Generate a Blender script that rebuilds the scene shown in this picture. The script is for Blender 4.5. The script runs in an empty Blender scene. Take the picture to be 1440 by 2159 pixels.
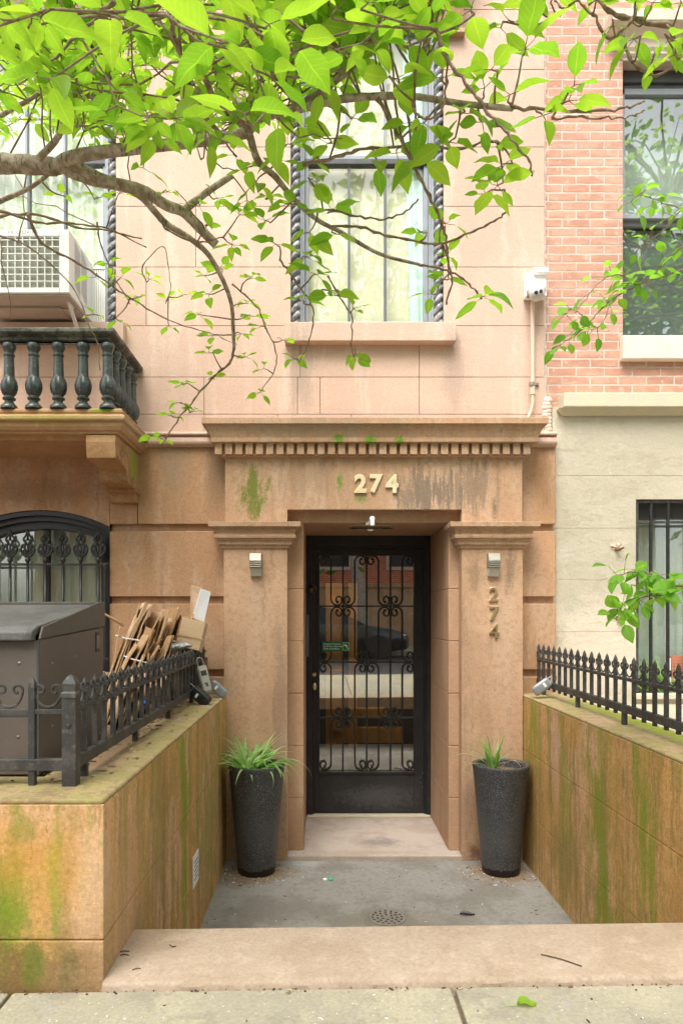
import bpy, math, random
from mathutils import Vector, Matrix, Euler, noise as mnoise
random.seed(11)
S = bpy.context.scene
COL = S.collection
PI = math.pi
R = math.radians
V = Vector
HC, FPX, VX, VY = 1.114, 1480.0, 681.0, 1292.0      # camera height; focal length, vanishing point in photo pixels


def at(px, py, Y):                                   # measured photo point at a known distance -> world
    return V(((px - VX) * Y / FPX, Y, HC - (py - VY) * Y / FPX))


# ------------------------------------------------------------------ mesh builder
class MB:
    def __init__(s):
        s.v, s.f, s.m, s.uv = [], [], [], {}

    def quad(s, a, b, c, d, m=0):
        i = len(s.v); s.v += [V(a), V(b), V(c), V(d)]; s.f.append((i, i + 1, i + 2, i + 3)); s.m.append(m)

    def poly(s, pts, m=0):
        i = len(s.v); s.v += [V(p) for p in pts]; s.f.append(tuple(range(i, i + len(pts)))); s.m.append(m)

    def box(s, x0, x1, y0, y1, z0, z1, m=0, M=None):
        i = len(s.v)
        ps = [V((x, y, z)) for z in (z0, z1) for y in (y0, y1) for x in (x0, x1)]
        if M is not None:
            ps = [M @ p for p in ps]
        s.v += ps
        for q in ((0, 2, 3, 1), (4, 5, 7, 6), (0, 1, 5, 4), (2, 6, 7, 3), (0, 4, 6, 2), (1, 3, 7, 5)):
            s.f.append(tuple(i + k for k in q)); s.m.append(m)

    def loft(s, rings, closed=True, cap=True, m=0):
        base = len(s.v); n = len(rings[0])
        for r in rings:
            s.v += [V(p) for p in r]
        for j in range(len(rings) - 1):
            for k in range(n if closed else n - 1):
                a = base + j * n + k; b = base + j * n + (k + 1) % n
                s.f.append((a, b, b + n, a + n)); s.m.append(m)
        if cap:
            s.f.append(tuple(range(base + n - 1, base - 1, -1))); s.m.append(m)
            e = base + (len(rings) - 1) * n
            s.f.append(tuple(range(e, e + n))); s.m.append(m)

    def tube(s, pts, rad, n=8, m=0, cap=True, flat=1.0):
        pts = [V(p) for p in pts]
        if not isinstance(rad, (list, tuple)):
            rad = [rad] * len(pts)
        T = []
        for i in range(len(pts)):
            t = pts[min(i + 1, len(pts) - 1)] - pts[max(i - 1, 0)]
            T.append(t.normalized() if t.length > 1e-9 else V((0, 0, 1)))
        up = V((0, 0, 1)) if abs(T[0].z) < .9 else V((0, 1, 0))
        N = (up - T[0] * up.dot(T[0])).normalized()
        rings = []
        for i, p in enumerate(pts):
            N = N - T[i] * N.dot(T[i])
            N = N.normalized() if N.length > 1e-6 else T[i].orthogonal().normalized()
            B = T[i].cross(N)
            rings.append([p + (N * math.cos(2 * PI * k / n) + B * math.sin(2 * PI * k / n) * flat) * rad[i] for k in range(n)])
        s.loft(rings, True, cap, m)

    def lathe(s, prof, c, n=24, m=0, mod=None):       # prof: (r, z) bottom to top
        rings = []
        for r, z in prof:
            ring = []
            for k in range(n):
                a = 2 * PI * k / n
                rr = r * (1 + (mod(a, z) if mod else 0))
                ring.append(V((c[0] + rr * math.cos(a), c[1] + rr * math.sin(a), c[2] + z)))
            rings.append(ring)
        s.loft(rings, True, True, m)

    def ellipsoid(s, c, rx, ry, rz, n=14, k=8, m=0):
        rings = []
        for j in range(1, k):
            t = PI * j / k - PI / 2
            rings.append([V((c[0] + rx * math.cos(t) * math.cos(2 * PI * i / n), c[1] + ry * math.cos(t) * math.sin(2 * PI * i / n), c[2] + rz * math.sin(t))) for i in range(n)])
        s.loft(rings, True, True, m)

    def mould(s, x0, x1, yf, yb, prof, m=0, sides=True):   # mitred moulding round the front and both ends; prof (projection, z)
        rings = []
        for p, z in prof:
            q = p if sides else 0
            rings.append([V((x0 - q, yb, z)), V((x0 - q, yf - p, z)), V((x1 + q, yf - p, z)), V((x1 + q, yb, z))])
        s.loft(rings, True, True, m)

    def prism_x(s, prof, x0, x1, m=0):                # prof (y, z) closed outline
        s.loft([[V((x0, y, z)) for y, z in prof], [V((x1, y, z)) for y, z in prof]], True, True, m)

    def add(s, other, M=None, m=None):
        i = len(s.v)
        s.v += [(M @ p if M is not None else p.copy()) for p in other.v]
        s.f += [tuple(i + k for k in f) for f in other.f]
        s.m += [(m if m is not None else q) for q in other.m]

    def xf(s, M):
        s.v = [M @ p for p in s.v]; return s

    def build(s, name, mats, parent=None, smooth=False, bevel=0, seg=2, ang=30):
        off = V((0, 0, 0)); q = parent
        while q is not None:
            off += q.location; q = q.parent
        me = bpy.data.meshes.new(name)
        me.from_pydata([p - off for p in s.v], [], s.f)
        mats = mats if isinstance(mats, (list, tuple)) else [mats]
        for mt in mats:
            me.materials.append(mt)
        me.polygons.foreach_set('material_index', s.m)
        if s.uv:
            uvl = me.uv_layers.new(name='UVMap')
            for i, l in enumerate(me.loops):
                uvl.data[i].uv = s.uv.get(l.vertex_index, (0, 0))
        if smooth:
            me.polygons.foreach_set('use_smooth', [True] * len(me.polygons))
            if smooth == 'auto':
                me.set_sharp_from_angle(angle=R(35))
        me.update()
        o = bpy.data.objects.new(name, me); COL.objects.link(o)
        if parent is not None:
            o.parent = parent
        if bevel:
            b = o.modifiers.new('bevel', 'BEVEL'); b.width = bevel; b.segments = seg; b.limit_method = 'ANGLE'; b.angle_limit = R(ang)
            b.use_clamp_overlap = True
        return o


def tag(o, label=None, cat=None, group=None, kind=None):
    if label: o['label'] = label
    if cat: o['category'] = cat
    if group: o['group'] = group
    if kind: o['kind'] = kind
    return o


def thing(name, label, cat, loc=(0, 0, 0), group=None):
    o = bpy.data.objects.new(name, None); COL.objects.link(o); o.location = loc
    o.empty_display_size = .1
    return tag(o, label, cat, group)


def copy_part(o, parent, delta):
    c = o.copy(); COL.objects.link(c); c.parent = parent; c.location = o.location + V(delta); return c


_fonts = {}
def text_mb(txt, size, depth=0.0, offset=0.0, align='CENTER', spacing=1.0):
    cu = bpy.data.curves.new('t', 'FONT'); cu.body = txt; cu.size = size; cu.extrude = depth; cu.offset = offset
    cu.align_x = align; cu.align_y = 'CENTER'; cu.space_character = spacing; cu.resolution_u = 6
    if depth > 0.001:
        cu.bevel_depth = min(.0018, depth * .4)
    ob = bpy.data.objects.new('t', cu); COL.objects.link(ob)
    dg = bpy.context.evaluated_depsgraph_get(); dg.update()
    me = bpy.data.meshes.new_from_object(ob.evaluated_get(dg))
    mb = MB(); mb.v = [v.co.copy() for v in me.vertices]; mb.f = [tuple(p.vertices) for p in me.polygons]; mb.m = [0] * len(mb.f)
    bpy.data.objects.remove(ob); bpy.data.curves.remove(cu); bpy.data.meshes.remove(me)
    return mb


UPRIGHT = Matrix.Rotation(PI / 2, 4, 'X')             # text plane -> facing the street (-Y)


def crom(pts, k=6):                                   # Catmull-Rom
    P = [V(p) for p in pts]; P = [P[0] * 2 - P[1]] + P + [P[-1] * 2 - P[-2]]
    out = []
    for i in range(1, len(P) - 2):
        for j in range(k):
            t = j / k; a, b, c, d = P[i - 1], P[i], P[i + 1], P[i + 2]
            out.append(.5 * ((2 * b) + (c - a) * t + (2 * a - 5 * b + 4 * c - d) * t * t + (3 * b - a - 3 * c + d) * t ** 3))
    out.append(P[-2]); return out


# ------------------------------------------------------------------ materials
class NT:
    def __init__(s, name):
        s.mat = bpy.data.materials.new(name); s.mat.use_nodes = True
        s.t = s.mat.node_tree; s.t.nodes.clear()
        s.out = s.t.nodes.new('ShaderNodeOutputMaterial')
        s.pos = s.n('ShaderNodeNewGeometry').outputs['Position']

    def n(s, typ, ins=None, **kw):
        nd = s.t.nodes.new(typ)
        for k, v in kw.items():
            setattr(nd, k, v)
        for k, v in (ins or {}).items():
            s.set(nd.inputs[k], v)
        return nd

    def set(s, sock, v):
        if isinstance(v, bpy.types.NodeSocket):
            s.t.links.new(v, sock)
        elif isinstance(v, (tuple, list)) and len(v) == 3 and sock.type == 'RGBA':
            sock.default_value = (*v, 1)
        else:
            sock.default_value = v

    def sc(s, k, vec=None):
        return s.n('ShaderNodeVectorMath', {0: vec or s.pos, 1: k if isinstance(k, tuple) else (k, k, k)}, operation='MULTIPLY').outputs[0]

    def warped(s):
        if not hasattr(s, 'wp'):
            nz = s.n('ShaderNodeTexNoise', {'Vector': s.pos, 'Scale': 9., 'Detail': 3.}).outputs['Color']
            d = s.n('ShaderNodeVectorMath', {0: nz, 1: (.5, .5, .5)}, operation='SUBTRACT').outputs[0]
            s.wp = s.n('ShaderNodeVectorMath', {0: d, 1: (.07, .07, .25), 2: s.pos}, operation='MULTIPLY_ADD').outputs[0]
        return s.wp

    def noise(s, k, detail=4, rough=.6, off=(0, 0, 0), warp=False):
        v = s.n('ShaderNodeVectorMath', {0: s.sc(k, s.warped() if warp else None), 1: off}, operation='ADD').outputs[0]
        return s.n('ShaderNodeTexNoise', {'Vector': v, 'Scale': 1.0, 'Detail': detail, 'Roughness': rough}).outputs['Fac']

    def rng(s, x, a, b, c=0., d=1., smooth=True):
        return s.n('ShaderNodeMapRange', {'Value': x, 'From Min': a, 'From Max': b, 'To Min': c, 'To Max': d}, interpolation_type='SMOOTHSTEP' if smooth else 'LINEAR').outputs[0]

    def math(s, op, a, b=0.):
        return s.n('ShaderNodeMath', {0: a, 1: b}, operation=op).outputs[0]

    def mix(s, f, a, b, blend='MIX'):
        nd = s.n('ShaderNodeMix', data_type='RGBA', blend_type=blend)
        s.set(nd.inputs[0], f); s.set(nd.inputs[6], a); s.set(nd.inputs[7], b)
        return nd.outputs[2]

    def bump(s, h, dist, strength=1.0, normal=None):
        d = {'Height': h, 'Distance': dist, 'Strength': strength}
        if normal is not None: d['Normal'] = normal
        return s.n('ShaderNodeBump', d).outputs[0]

    def finish(s, col, rough=.8, metal=0., spec=.5, normal=None, **extra):
        d = {'Base Color': col, 'Roughness': rough, 'Metallic': metal, 'Specular IOR Level': spec}
        d.update(extra)
        if normal is not None: d['Normal'] = normal
        b = s.n('ShaderNodeBsdfPrincipled', d)
        s.t.links.new(b.outputs[0], s.out.inputs[0])
        return s.mat


_oc = [0]
def surf(name, base, layers=(), spots=(), grain=.14, gscale=95., bumps=((110., .002),), rough=.85, metal=0., spec=.3, speck=None):
    """layers: (scale, lo, hi, colour, amount); spots: (centre, radii, colour, amount, noise scale): stains and patches with a place of their own."""
    t = NT(name); c = t.n('ShaderNodeRGB'); c.outputs[0].default_value = (*base, 1); c = c.outputs[0]
    for sc_, lo, hi, col, amt in layers:
        _oc[0] += 1
        nz = t.noise(sc_, 5, .62, (_oc[0] * 3.1, _oc[0] * 1.7, _oc[0] * 2.3), isinstance(sc_, tuple))
        c = t.mix(t.math('MULTIPLY', t.rng(nz, lo, lo + (hi - lo) * .62), amt), c, col)
    for cen, rad, col, amt, ns, *am in spots:
        d = t.n('ShaderNodeVectorMath', {0: t.pos, 1: cen}, operation='SUBTRACT').outputs[0]
        d = t.n('ShaderNodeVectorMath', {0: d, 1: rad}, operation='DIVIDE').outputs[0]
        ln = t.n('ShaderNodeVectorMath', {0: d}, operation='LENGTH').outputs[1]
        nz = t.math('MULTIPLY', t.math('SUBTRACT', t.noise(ns, 5, .7), .5), am[0] if am else 2.2)
        nz = t.math('ADD', nz, t.math('MULTIPLY', t.math('SUBTRACT', t.noise(60., 4, .7), .5), 1.4))
        f = t.rng(t.math('ADD', ln, nz), 1.25, .25)
        c = t.mix(t.math('MULTIPLY', f, amt), c, col)
    if speck:
        for sc_, lo, hi, col, amt in speck:
            vv = t.n('ShaderNodeTexVoronoi', {'Vector': t.pos, 'Scale': sc_}).outputs['Distance']
            c = t.mix(t.math('MULTIPLY', t.rng(vv, hi, lo), amt), c, col)
    if grain:
        g = t.noise(gscale, 2, .7)
        c = t.mix(1.0, c, t.n('ShaderNodeCombineColor', {0: t.rng(g, .25, .75, 1 - grain, 1 + grain, False), 1: t.rng(g, .25, .75, 1 - grain, 1 + grain, False), 2: t.rng(g, .25, .75, 1 - grain, 1 + grain, False)}).outputs[0], 'MULTIPLY')
    nm = None
    for sc_, dist in bumps:
        nm = t.bump(t.noise(sc_, 3, .65), dist, 1.0, nm)
    return t.finish(c, rough, metal, spec, nm)


DARKB, MOSS, OCHRE = (.10, .055, .03), (.10, .19, .015), (.42, .24, .06)
M = {}
M['stone_low'] = surf('brownstone', (.49, .285, .16), [((1.2, 1.2, .9), .38, .66, (.38, .22, .115), .85), ((7, 7, 1.0), .48, .72, (.49, .335, .225), .7), ((14, 14, .8), .54, .78, (.22, .13, .07), .5), (30., .48, .75, (.34, .195, .11), .45), (90., .5, .74, (.47, .30, .19), .35)],
    spots=[((-1.03, 4.9, 2.2), (.13, .4, .28), (.27, .20, .14), .6, (10, 10, 2)), ((-.74, 4.9, 2.2), (.10, .4, .5), (.24, .17, .11), .6, (10, 10, 2)), ((-1.9, 4.9, 1.95), (.45, .4, .12), (.17, .085, .03), .45, (4, 4, 4))])  # last spot is a darker brown patch below the balcony
M['stone_up'] = surf('pale_brownstone', (.56, .40, .315), [((1., 1., .8), .4, .66, (.51, .355, .275), .7), ((9, 9, .7), .5, .74, (.66, .51, .42), .5), (26., .48, .72, (.54, .39, .31), .45)], grain=.11, bumps=((200., .0014), (18., .003)),
    spots=[((-.17, 4.97, 2.82), (.10, .4, .34), (.36, .27, .215), .75, (16, 16, 3)), ((.93, 4.97, 2.80), (.11, .4, .34), (.38, .285, .23), .7, (16, 16, 3)), ((-1.0, 4.97, 2.65), (.5, .4, .4), (.50, .355, .275), .7, (5, 5, 2)), ((.35, 4.97, 2.48), (.9, .4, .12), (.47, .34, .28), .7, (5, 5, 3)), ((.35, 4.97, 2.40), (.7, .4, .05), (.7, .62, .55), .5, (60, 60, 60))])
M['stone_portal'] = surf('portal_brownstone', (.50, .315, .195), [((1.5, 1.5, 1.1), .4, .66, (.40, .245, .145), .8), ((11, 11, 1.1), .48, .74, (.50, .35, .24), .65), ((22, 22, 1.2), .55, .8, (.24, .16, .10), .5), (34., .48, .74, (.33, .2, .115), .45), (90., .5, .74, (.50, .34, .23), .35)],
    spots=[(tuple(at(530, 1035, 4.77)), (.12, .5, .16), (.13, .16, .02), .9, (14, 14, 5), 4.), (tuple(at(716, 1012, 4.77)), (.022, .5, .07), (.13, .24, .015), .95, (40, 40, 30)), (tuple(at(760, 1052, 4.77)), (.05, .5, .03), (.14, .22, .03), .7, (50, 50, 50)),
           (tuple(at(830, 1015, 4.77)), (.03, .5, .06), (.13, .22, .02), .6, (40, 40, 40)),
           (tuple(at(912, 1038, 4.77)), (.20, .5, .15), (.13, .105, .08), .75, (20, 20, 1.8), 6.), (tuple(at(865, 1045, 4.77)), (.10, .5, .12), (.20, .15, .11), .7, (40, 40, 9), 5.), (tuple(at(1000, 1030, 4.77)), (.16, .5, .18), (.20, .145, .10), .7, (18, 18, 1.6), 6.), (tuple(at(660, 1010, 4.77)), (.25, .5, .12), (.30, .19, .12), .6, (16, 16, 2), 5.),
           (tuple(at(1043, 1070, 4.77)), (.022, .5, .11), (.13, .095, .06), .7, (26, 26, 3)), (tuple(at(715, 918, 4.6)), (.045, .4, .035), (.10, .25, .008), .95, (45, 45, 45)), (tuple(at(783, 920, 4.6)), (.045, .4, .035), (.11, .28, .008), 1., (45, 45, 45)), (tuple(at(846, 921, 4.6)), (.04, .4, .03), (.11, .27, .008), .95, (45, 45, 45)),
           (tuple(at(1075, 1200, 4.77)), (.05, .5, .16), (.19, .13, .085), .75, (18, 18, 6)), (tuple(at(1000, 1215, 4.77)), (.06, .5, .12), (.22, .14, .08), .6, (18, 18, 6)), (tuple(at(592, 1480, 4.77)), (.05, .5, .7), (.25, .17, .12), .6, (16, 16, 2)), (tuple(at(628, 1760, 4.8)), (.035, .5, .06), (.17, .14, .03), .6, (30, 30, 20)),
           (tuple(at(1095, 945, 4.68)), (.25, .5, .06), (.32, .22, .15), .5, (18, 18, 3)), (tuple(at(640, 895, 4.6)), (.7, .5, .05), (.33, .27, .19), .55, (10, 10, 6)), (tuple(at(1000, 1800, 4.77)), (.06, .5, .07), (.16, .07, .045), .8, (9, 9, 9))])
M['stone_jamb'] = surf('door_surround_stone', (.46, .285, .18), [((3, 3, 1.2), .42, .7, (.39, .23, .13), .7), ((16, 16, 2), .55, .8, (.54, .38, .27), .5)])
def retain(name, sx):
    return surf(name, (.61, .34, .12), [((3, 3, 1.6), .42, .66, (.50, .27, .08), .8), ((1.7, 1.7, 1.2), .48, .66, (.63, .38, .22), .8), (8., .5, .7, (.38, .225, .07), .6), ((9, 9, .6), .50, .68, (.29, .20, .05), .6), ((19, 19, .7), .51, .72, (.21, .14, .04), .55), ((5, 5, .8), .53, .68, (.24, .26, .03), .75), ((14, 14, .8), .55, .70, (.24, .27, .03), .45), ((30, 30, .3), .54, .74, (.56, .36, .18), .5), ((70, 70, .5), .56, .74, (.12, .08, .03), .5), (45., .48, .75, (.31, .19, .06), .4), (110., .5, .74, (.58, .40, .2), .3)],
        spots=sx, grain=.17, bumps=((220., .002), (30., .003)))
M['wall_left'] = retain('mossy_brownstone', [((-.955, 2.1, .15), (.05, .3, .25), (.13, .19, .015), .75, (8, 8, 4)), ((-.80, 2.1, .36), (.028, .12, .17), (.22, .31, .015), .8, (14, 14, 6)), ((-.80, 2.1, .2), (.022, .12, .13), (.17, .27, .015), .85, (14, 14, 6)), ((-.93, 2.1, .22), (.075, .12, .14), (.16, .235, .015), .8, (14, 14, 6)), ((-.69, 2.1, .26), (.075, .1, .20), (.62, .42, .27), .7, (7, 7, 7)), ((-.85, 2.1, .38), (.16, .1, .13), (.52, .27, .06), .55, (6, 6, 5)), ((-.9, 2.1, -.02), (.5, .12, .19), (.17, .105, .04), .9, (9, 9, 9)), ((-.86, 2.1, .07), (.05, .12, .09), (.12, .15, .02), .8, (16, 16, 10)), ((-.76, 2.1, .05), (.04, .12, .08), (.10, .10, .025), .7, (16, 16, 10)), ((-.90, 2.1, .47), (.05, .12, .05), (.25, .22, .04), .6, (16, 16, 10)),
    ((-.655, 3.35, .25), (.2, .13, .45), (.22, .27, .02), .75, (11, 11, 3.5), 5.), ((-.655, 4.0, -.1), (.2, .3, .4), (.24, .24, .04), .6, (9, 9, 3), 5.), ((-.655, 2.75, .3), (.2, .25, .3), (.26, .20, .05), .6, (9, 9, 2), 5.), ((-.655, 2.3, .05), (.2, .35, .4), (.42, .27, .15), .6, (5, 5, 2))])
M['wall_right'] = retain('streaked_brownstone', [((1.36, 4.5, .35), (.2, .14, .22), (.24, .28, .03), .7, (12, 12, 3), 5.), ((1.36, 3.45, .15), (.2, .14, .4), (.21, .25, .025), .8, (12, 12, 2.5), 5.5), ((1.36, 2.95, .1), (.2, .10, .35), (.21, .25, .02), .75, (14, 14, 2.5), 5.5), ((1.36, 3.3, -.42), (.2, .2, .25), (.20, .24, .02), .75, (10, 10, 3), 5.5), ((1.36, 3.9, -.3), (.2, .25, .25), (.25, .19, .06), .6, (10, 10, 2.5), 5.), ((1.36, 4.1, .3), (.2, .08, .3), (.56, .38, .28), .6, (12, 12, 1.5))])
M['coping'] = surf('coping_stone', (.37, .265, .15), [((3, 3, 3), .42, .64, (.27, .235, .085), .8), ((18, 18, 18), .48, .72, (.21, .14, .07), .6), (60., .5, .75, (.42, .33, .2), .4)], spots=[((1.60, 3.2, .556), (.08, 1.6, .1), (.22, .27, .02), .9, (14, 14, 14)), ((-.86, 2.9, .556), (.10, .9, .1), (.20, .13, .075), .9, (14, 14, 14))])
M['step'] = surf('step_stone', (.375, .295, .22), [(3., .42, .68, (.31, .23, .16), .7), (14., .5, .75, (.45, .35, .27), .5), (60., .5, .72, (.31, .225, .165), .5)], speck=[(16., .02, .05, (.75, .68, .6), .35)])
M['threshold'] = surf('worn_threshold', (.46, .385, .33), [(4., .45, .7, (.38, .30, .25), .7), (18., .58, .75, (.33, .26, .22), .5)], spots=[((.42, 5.05, -.53), (.14, .10, .05), (.20, .17, .15), .7, (20, 20, 20)), ((.35, 4.83, -.53), (.4, .05, .05), (.40, .26, .2), .5, (10, 10, 10))])
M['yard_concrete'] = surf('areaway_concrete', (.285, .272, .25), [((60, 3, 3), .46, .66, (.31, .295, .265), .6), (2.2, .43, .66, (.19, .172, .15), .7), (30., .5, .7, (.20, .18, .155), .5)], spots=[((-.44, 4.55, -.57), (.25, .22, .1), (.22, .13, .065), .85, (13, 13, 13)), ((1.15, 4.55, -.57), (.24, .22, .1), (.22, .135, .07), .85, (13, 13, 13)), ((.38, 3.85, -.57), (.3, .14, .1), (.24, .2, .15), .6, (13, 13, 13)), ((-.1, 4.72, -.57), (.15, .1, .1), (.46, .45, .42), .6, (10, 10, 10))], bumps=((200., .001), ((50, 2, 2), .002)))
M['pavement'] = surf('pavement_concrete', (.37, .335, .24), [(2.4, .42, .68, (.285, .265, .20), .7), (5.5, .56, .68, (.24, .22, .17), .6), (60., .52, .72, (.27, .255, .21), .6), (14., .58, .76, (.29, .28, .27), .5)], speck=[(34., .08, .13, (.68, .62, .5), .5), (11., .01, .035, (.25, .22, .17), .45)], grain=.16)
M['dirt'] = surf('soil', (.20, .135, .085), [(20., .45, .7, (.12, .08, .05), .8), (60., .5, .7, (.30, .2, .12), .5)])
M['sand'] = surf('yard_screed', (.46, .40, .29), [(6., .45, .7, (.37, .33, .22), .7), (40., .5, .7, (.52, .46, .35), .5)])
M['asphalt'] = surf('asphalt', (.055, .055, .055), [(3., .45, .7, (.075, .075, .07), .6)])
M['stucco'] = surf('cream_stucco', (.50, .455, .355), [((1.2, 1.2, 1.), .42, .68, (.44, .40, .305), .7), ((12, 12, 2.5), .52, .75, (.53, .49, .40), .5), ((5, 5, 9), .54, .7, (.40, .34, .26), .5)], grain=.06, bumps=((7., .010), (34., .003)),
    spots=[((2.05, 4.95, .9), (.6, .4, .35), (.68, .57, .46), .7, (5, 5, 5)), ((1.68, 4.95, .45), (.1, .4, .5), (.52, .42, .31), .6, (8, 8, 3))])
M['stucco_trim'] = surf('cream_stucco_trim', (.55, .50, .385), [(5., .45, .7, (.62, .54, .37), .6), (20., .6, .75, (.5, .42, .3), .4)], grain=.05)
M['sill_pale'] = surf('pale_sill', (.74, .63, .53), [(6., .45, .7, (.66, .54, .44), .6)], grain=.05)
M['mortar_smear'] = surf('mortar', (.63, .52, .44), [(12., .45, .7, (.50, .36, .28), .7)], bumps=((30., .006),))
M['iron'] = surf('weathered_iron', (.035, .034, .032), [(14., .45, .7, (.085, .08, .072), .6), (50., .58, .74, (.15, .135, .115), .5), (7., .68, .8, (.16, .06, .03), .5)], grain=.2, rough=.55, spec=.5, bumps=((90., .0015),))
M['iron_dark'] = surf('black_iron', (.018, .017, .016), [(30., .5, .75, (.04, .038, .035), .6)], rough=.4, spec=.5, bumps=())
M['green_iron'] = surf('green_black_paint', (.028, .037, .034), [(9., .45, .7, (.06, .072, .066), .6), (60., .56, .78, (.22, .24, .23), .5)], rough=.33, spec=.6, bumps=((60., .001),))
M['rail_old'] = surf('weathered_rail', (.06, .062, .052), [(10., .45, .68, (.19, .19, .16), .7), (40., .5, .7, (.03, .03, .025), .7)], rough=.6, bumps=((40., .005),))
M['black_paint'] = surf('black_door_paint', (.017, .017, .018), [(6., .45, .7, (.03, .03, .032), .6), ((40, 40, 60), .64, .8, (.12, .12, .125), .35)], rough=.38, spec=.5, bumps=((70., .0006),), spots=[((.45, 5.7, -.38), (.35, .3, .10), (.075, .075, .08), .7, (24, 24, 30))])
M['frame_grey'] = surf('grey_window_paint', (.25, .27, .30), [(10., .45, .7, (.30, .32, .35), .5)], rough=.45, spec=.4, grain=.03, bumps=())
M['muntin'] = surf('muntin_paint', (.115, .125, .14), rough=.45, grain=.03, bumps=())
M['frame_dark'] = surf('dark_window_paint', (.07, .073, .08), [(10., .45, .7, (.10, .1, .11), .5)], rough=.4, grain=.03, bumps=())
M['rope'] = surf('rope_paint', (.12, .125, .14), [(22., .42, .7, (.42, .42, .43), .75), (60., .55, .72, (.04, .04, .04), .7)], rough=.5, bumps=((80., .002),))
M['brass'] = surf('brass', (.86, .70, .42), [(30., .45, .7, (.78, .58, .30), .5)], rough=.34, metal=1., grain=.03, bumps=())
M['cream_num'] = surf('pale_brass', (.80, .70, .48), [(24., .45, .7, (.68, .54, .30), .6)], rough=.42, metal=.35, grain=.03, bumps=())
M['bronze'] = surf('dark_bronze', (.09, .06, .03), rough=.25, metal=.8, grain=0, bumps=())
M['steel'] = surf('brushed_steel', (.33, .31, .27), [((4, 4, 90), .4, .7, (.25, .235, .2), .5)], rough=.42, metal=.6, grain=.02, bumps=())
M['diffuser'] = surf('frosted_lens', (.52, .48, .40), rough=.5, grain=0, bumps=())
M['white'] = surf('white_plastic', (.80, .80, .78), [(8., .5, .75, (.74, .74, .71), .4)], rough=.42, grain=.02, bumps=())
M['ac_pan'] = surf('grey_pan', (.44, .40, .37), [(9., .45, .7, (.38, .34, .31), .5)], rough=.5, grain=.03)
M['fins'] = surf('cooling_fins', (.36, .36, .30), [((4, 4, 160), .45, .6, (.22, .22, .18), .8)], rough=.5, grain=.05)
M['conduit'] = surf('painted_pipe', (.66, .50, .39), rough=.55, grain=.03, bumps=())
M['darkglass'] = surf('dark_lens', (.03, .03, .035), rough=.15, grain=0, bumps=())
M['planter'] = surf('black_terrazzo', (.034, .034, .036), [(5., .45, .7, (.05, .05, .053), .6), (190., .54, .70, (.26, .26, .27), .85), ((6, 6, 1.2), .52, .7, (.075, .073, .07), .6)], spots=[((-.44, 4.55, -.30), (.3, .3, .16), (.085, .085, .085), .5, (12, 12, 6)), ((1.15, 4.55, -.32), (.3, .3, .14), (.08, .08, .08), .5, (12, 12, 6))], speck=[(26., .02, .05, (.5, .5, .5), .5)], rough=.5, spec=.5, bumps=((300., .0008),))
M['wetfoot'] = surf('damp_foot', (.017, .013, .010), rough=.35, grain=.2)
M['bin'] = surf('bin_metal', (.125, .102, .086), [((2, 2, 2), .42, .7, (.155, .128, .11), .6), (120., .6, .75, (.17, .145, .125), .4)], rough=.5, spec=.4, grain=.05, bumps=())
M['lid'] = surf('bin_lid', (.085, .085, .08), [((9, 5, 9), .40, .75, (.15, .153, .145), .7), (90., .55, .72, (.23, .23, .215), .5)], rough=.5, spec=.4)
for i, c in enumerate([(.47, .30, .165), (.37, .22, .11), (.56, .40, .25), (.29, .16, .075)]):
    M['card%d' % i] = surf('cardboard', c, [((3, 3, 30), .45, .7, tuple(q * .8 for q in c), .5)], grain=.06, rough=.9, bumps=())
M['paper'] = surf('white_paper', (.78, .79, .82), grain=.02, rough=.6, bumps=())
M['bag'] = surf('silver_film', (.36, .37, .37), [(14., .45, .7, (.55, .56, .56), .6)], rough=.28, metal=.35, grain=0, bumps=((18., .02),))
M['lock_grey'] = surf('lockbox_grey', (.30, .29, .25), rough=.4, metal=.3, grain=.04, bumps=())
M['lock_black'] = surf('lockbox_black', (.025, .026, .028), rough=.4, grain=.04, bumps=())
M['lock_silver'] = surf('lockbox_silver', (.26, .27, .28), rough=.35, metal=.4, grain=.04, bumps=())
M['sign_green'] = surf('green_sticker', (.012, .16, .075), grain=0, rough=.4, bumps=())
M['sign_white'] = surf('sticker_white', (.75, .85, .75), grain=0, rough=.4, bumps=())
M['wood'] = surf('varnished_wood', (.92, .46, .12), [((14, 14, .8), .45, .7, (.80, .36, .08), .6)], rough=.4, bumps=())
M['wood_dark'] = surf('dark_wood', (.10, .045, .018), rough=.4, bumps=())
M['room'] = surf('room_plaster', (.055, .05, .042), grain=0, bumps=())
M['blind'] = surf('window_blind', (.80, .72, .61), [((.6, .6, 3), .45, .6, (.72, .63, .50), .5)], grain=.02, bumps=())
M['curtain'] = surf('pale_blue_curtain', (.66, .82, .86), grain=.02, bumps=())
M['sheer'] = surf('grey_green_curtain', (.82, .83, .74), [((12, 12, .4), .45, .6, (.66, .68, .60), .6)], grain=.02, bumps=())
M['plastic_red'] = surf('terracotta_plastic', (.50, .20, .13), grain=.04, rough=.5, bumps=())
M['cap_green'] = surf('green_cap', (.05, .52, .28), grain=0, rough=.4, bumps=())
M['twig'] = surf('dry_twig', (.06, .035, .02), bumps=())
M['rubble'] = surf('broken_stub', (.62, .48, .38), [(30., .45, .7, (.35, .2, .12), .7)], bumps=((50., .006),))
M['rust'] = surf('rusty_pin', (.20, .09, .045), [(40., .45, .7, (.33, .2, .12), .6)])


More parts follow.
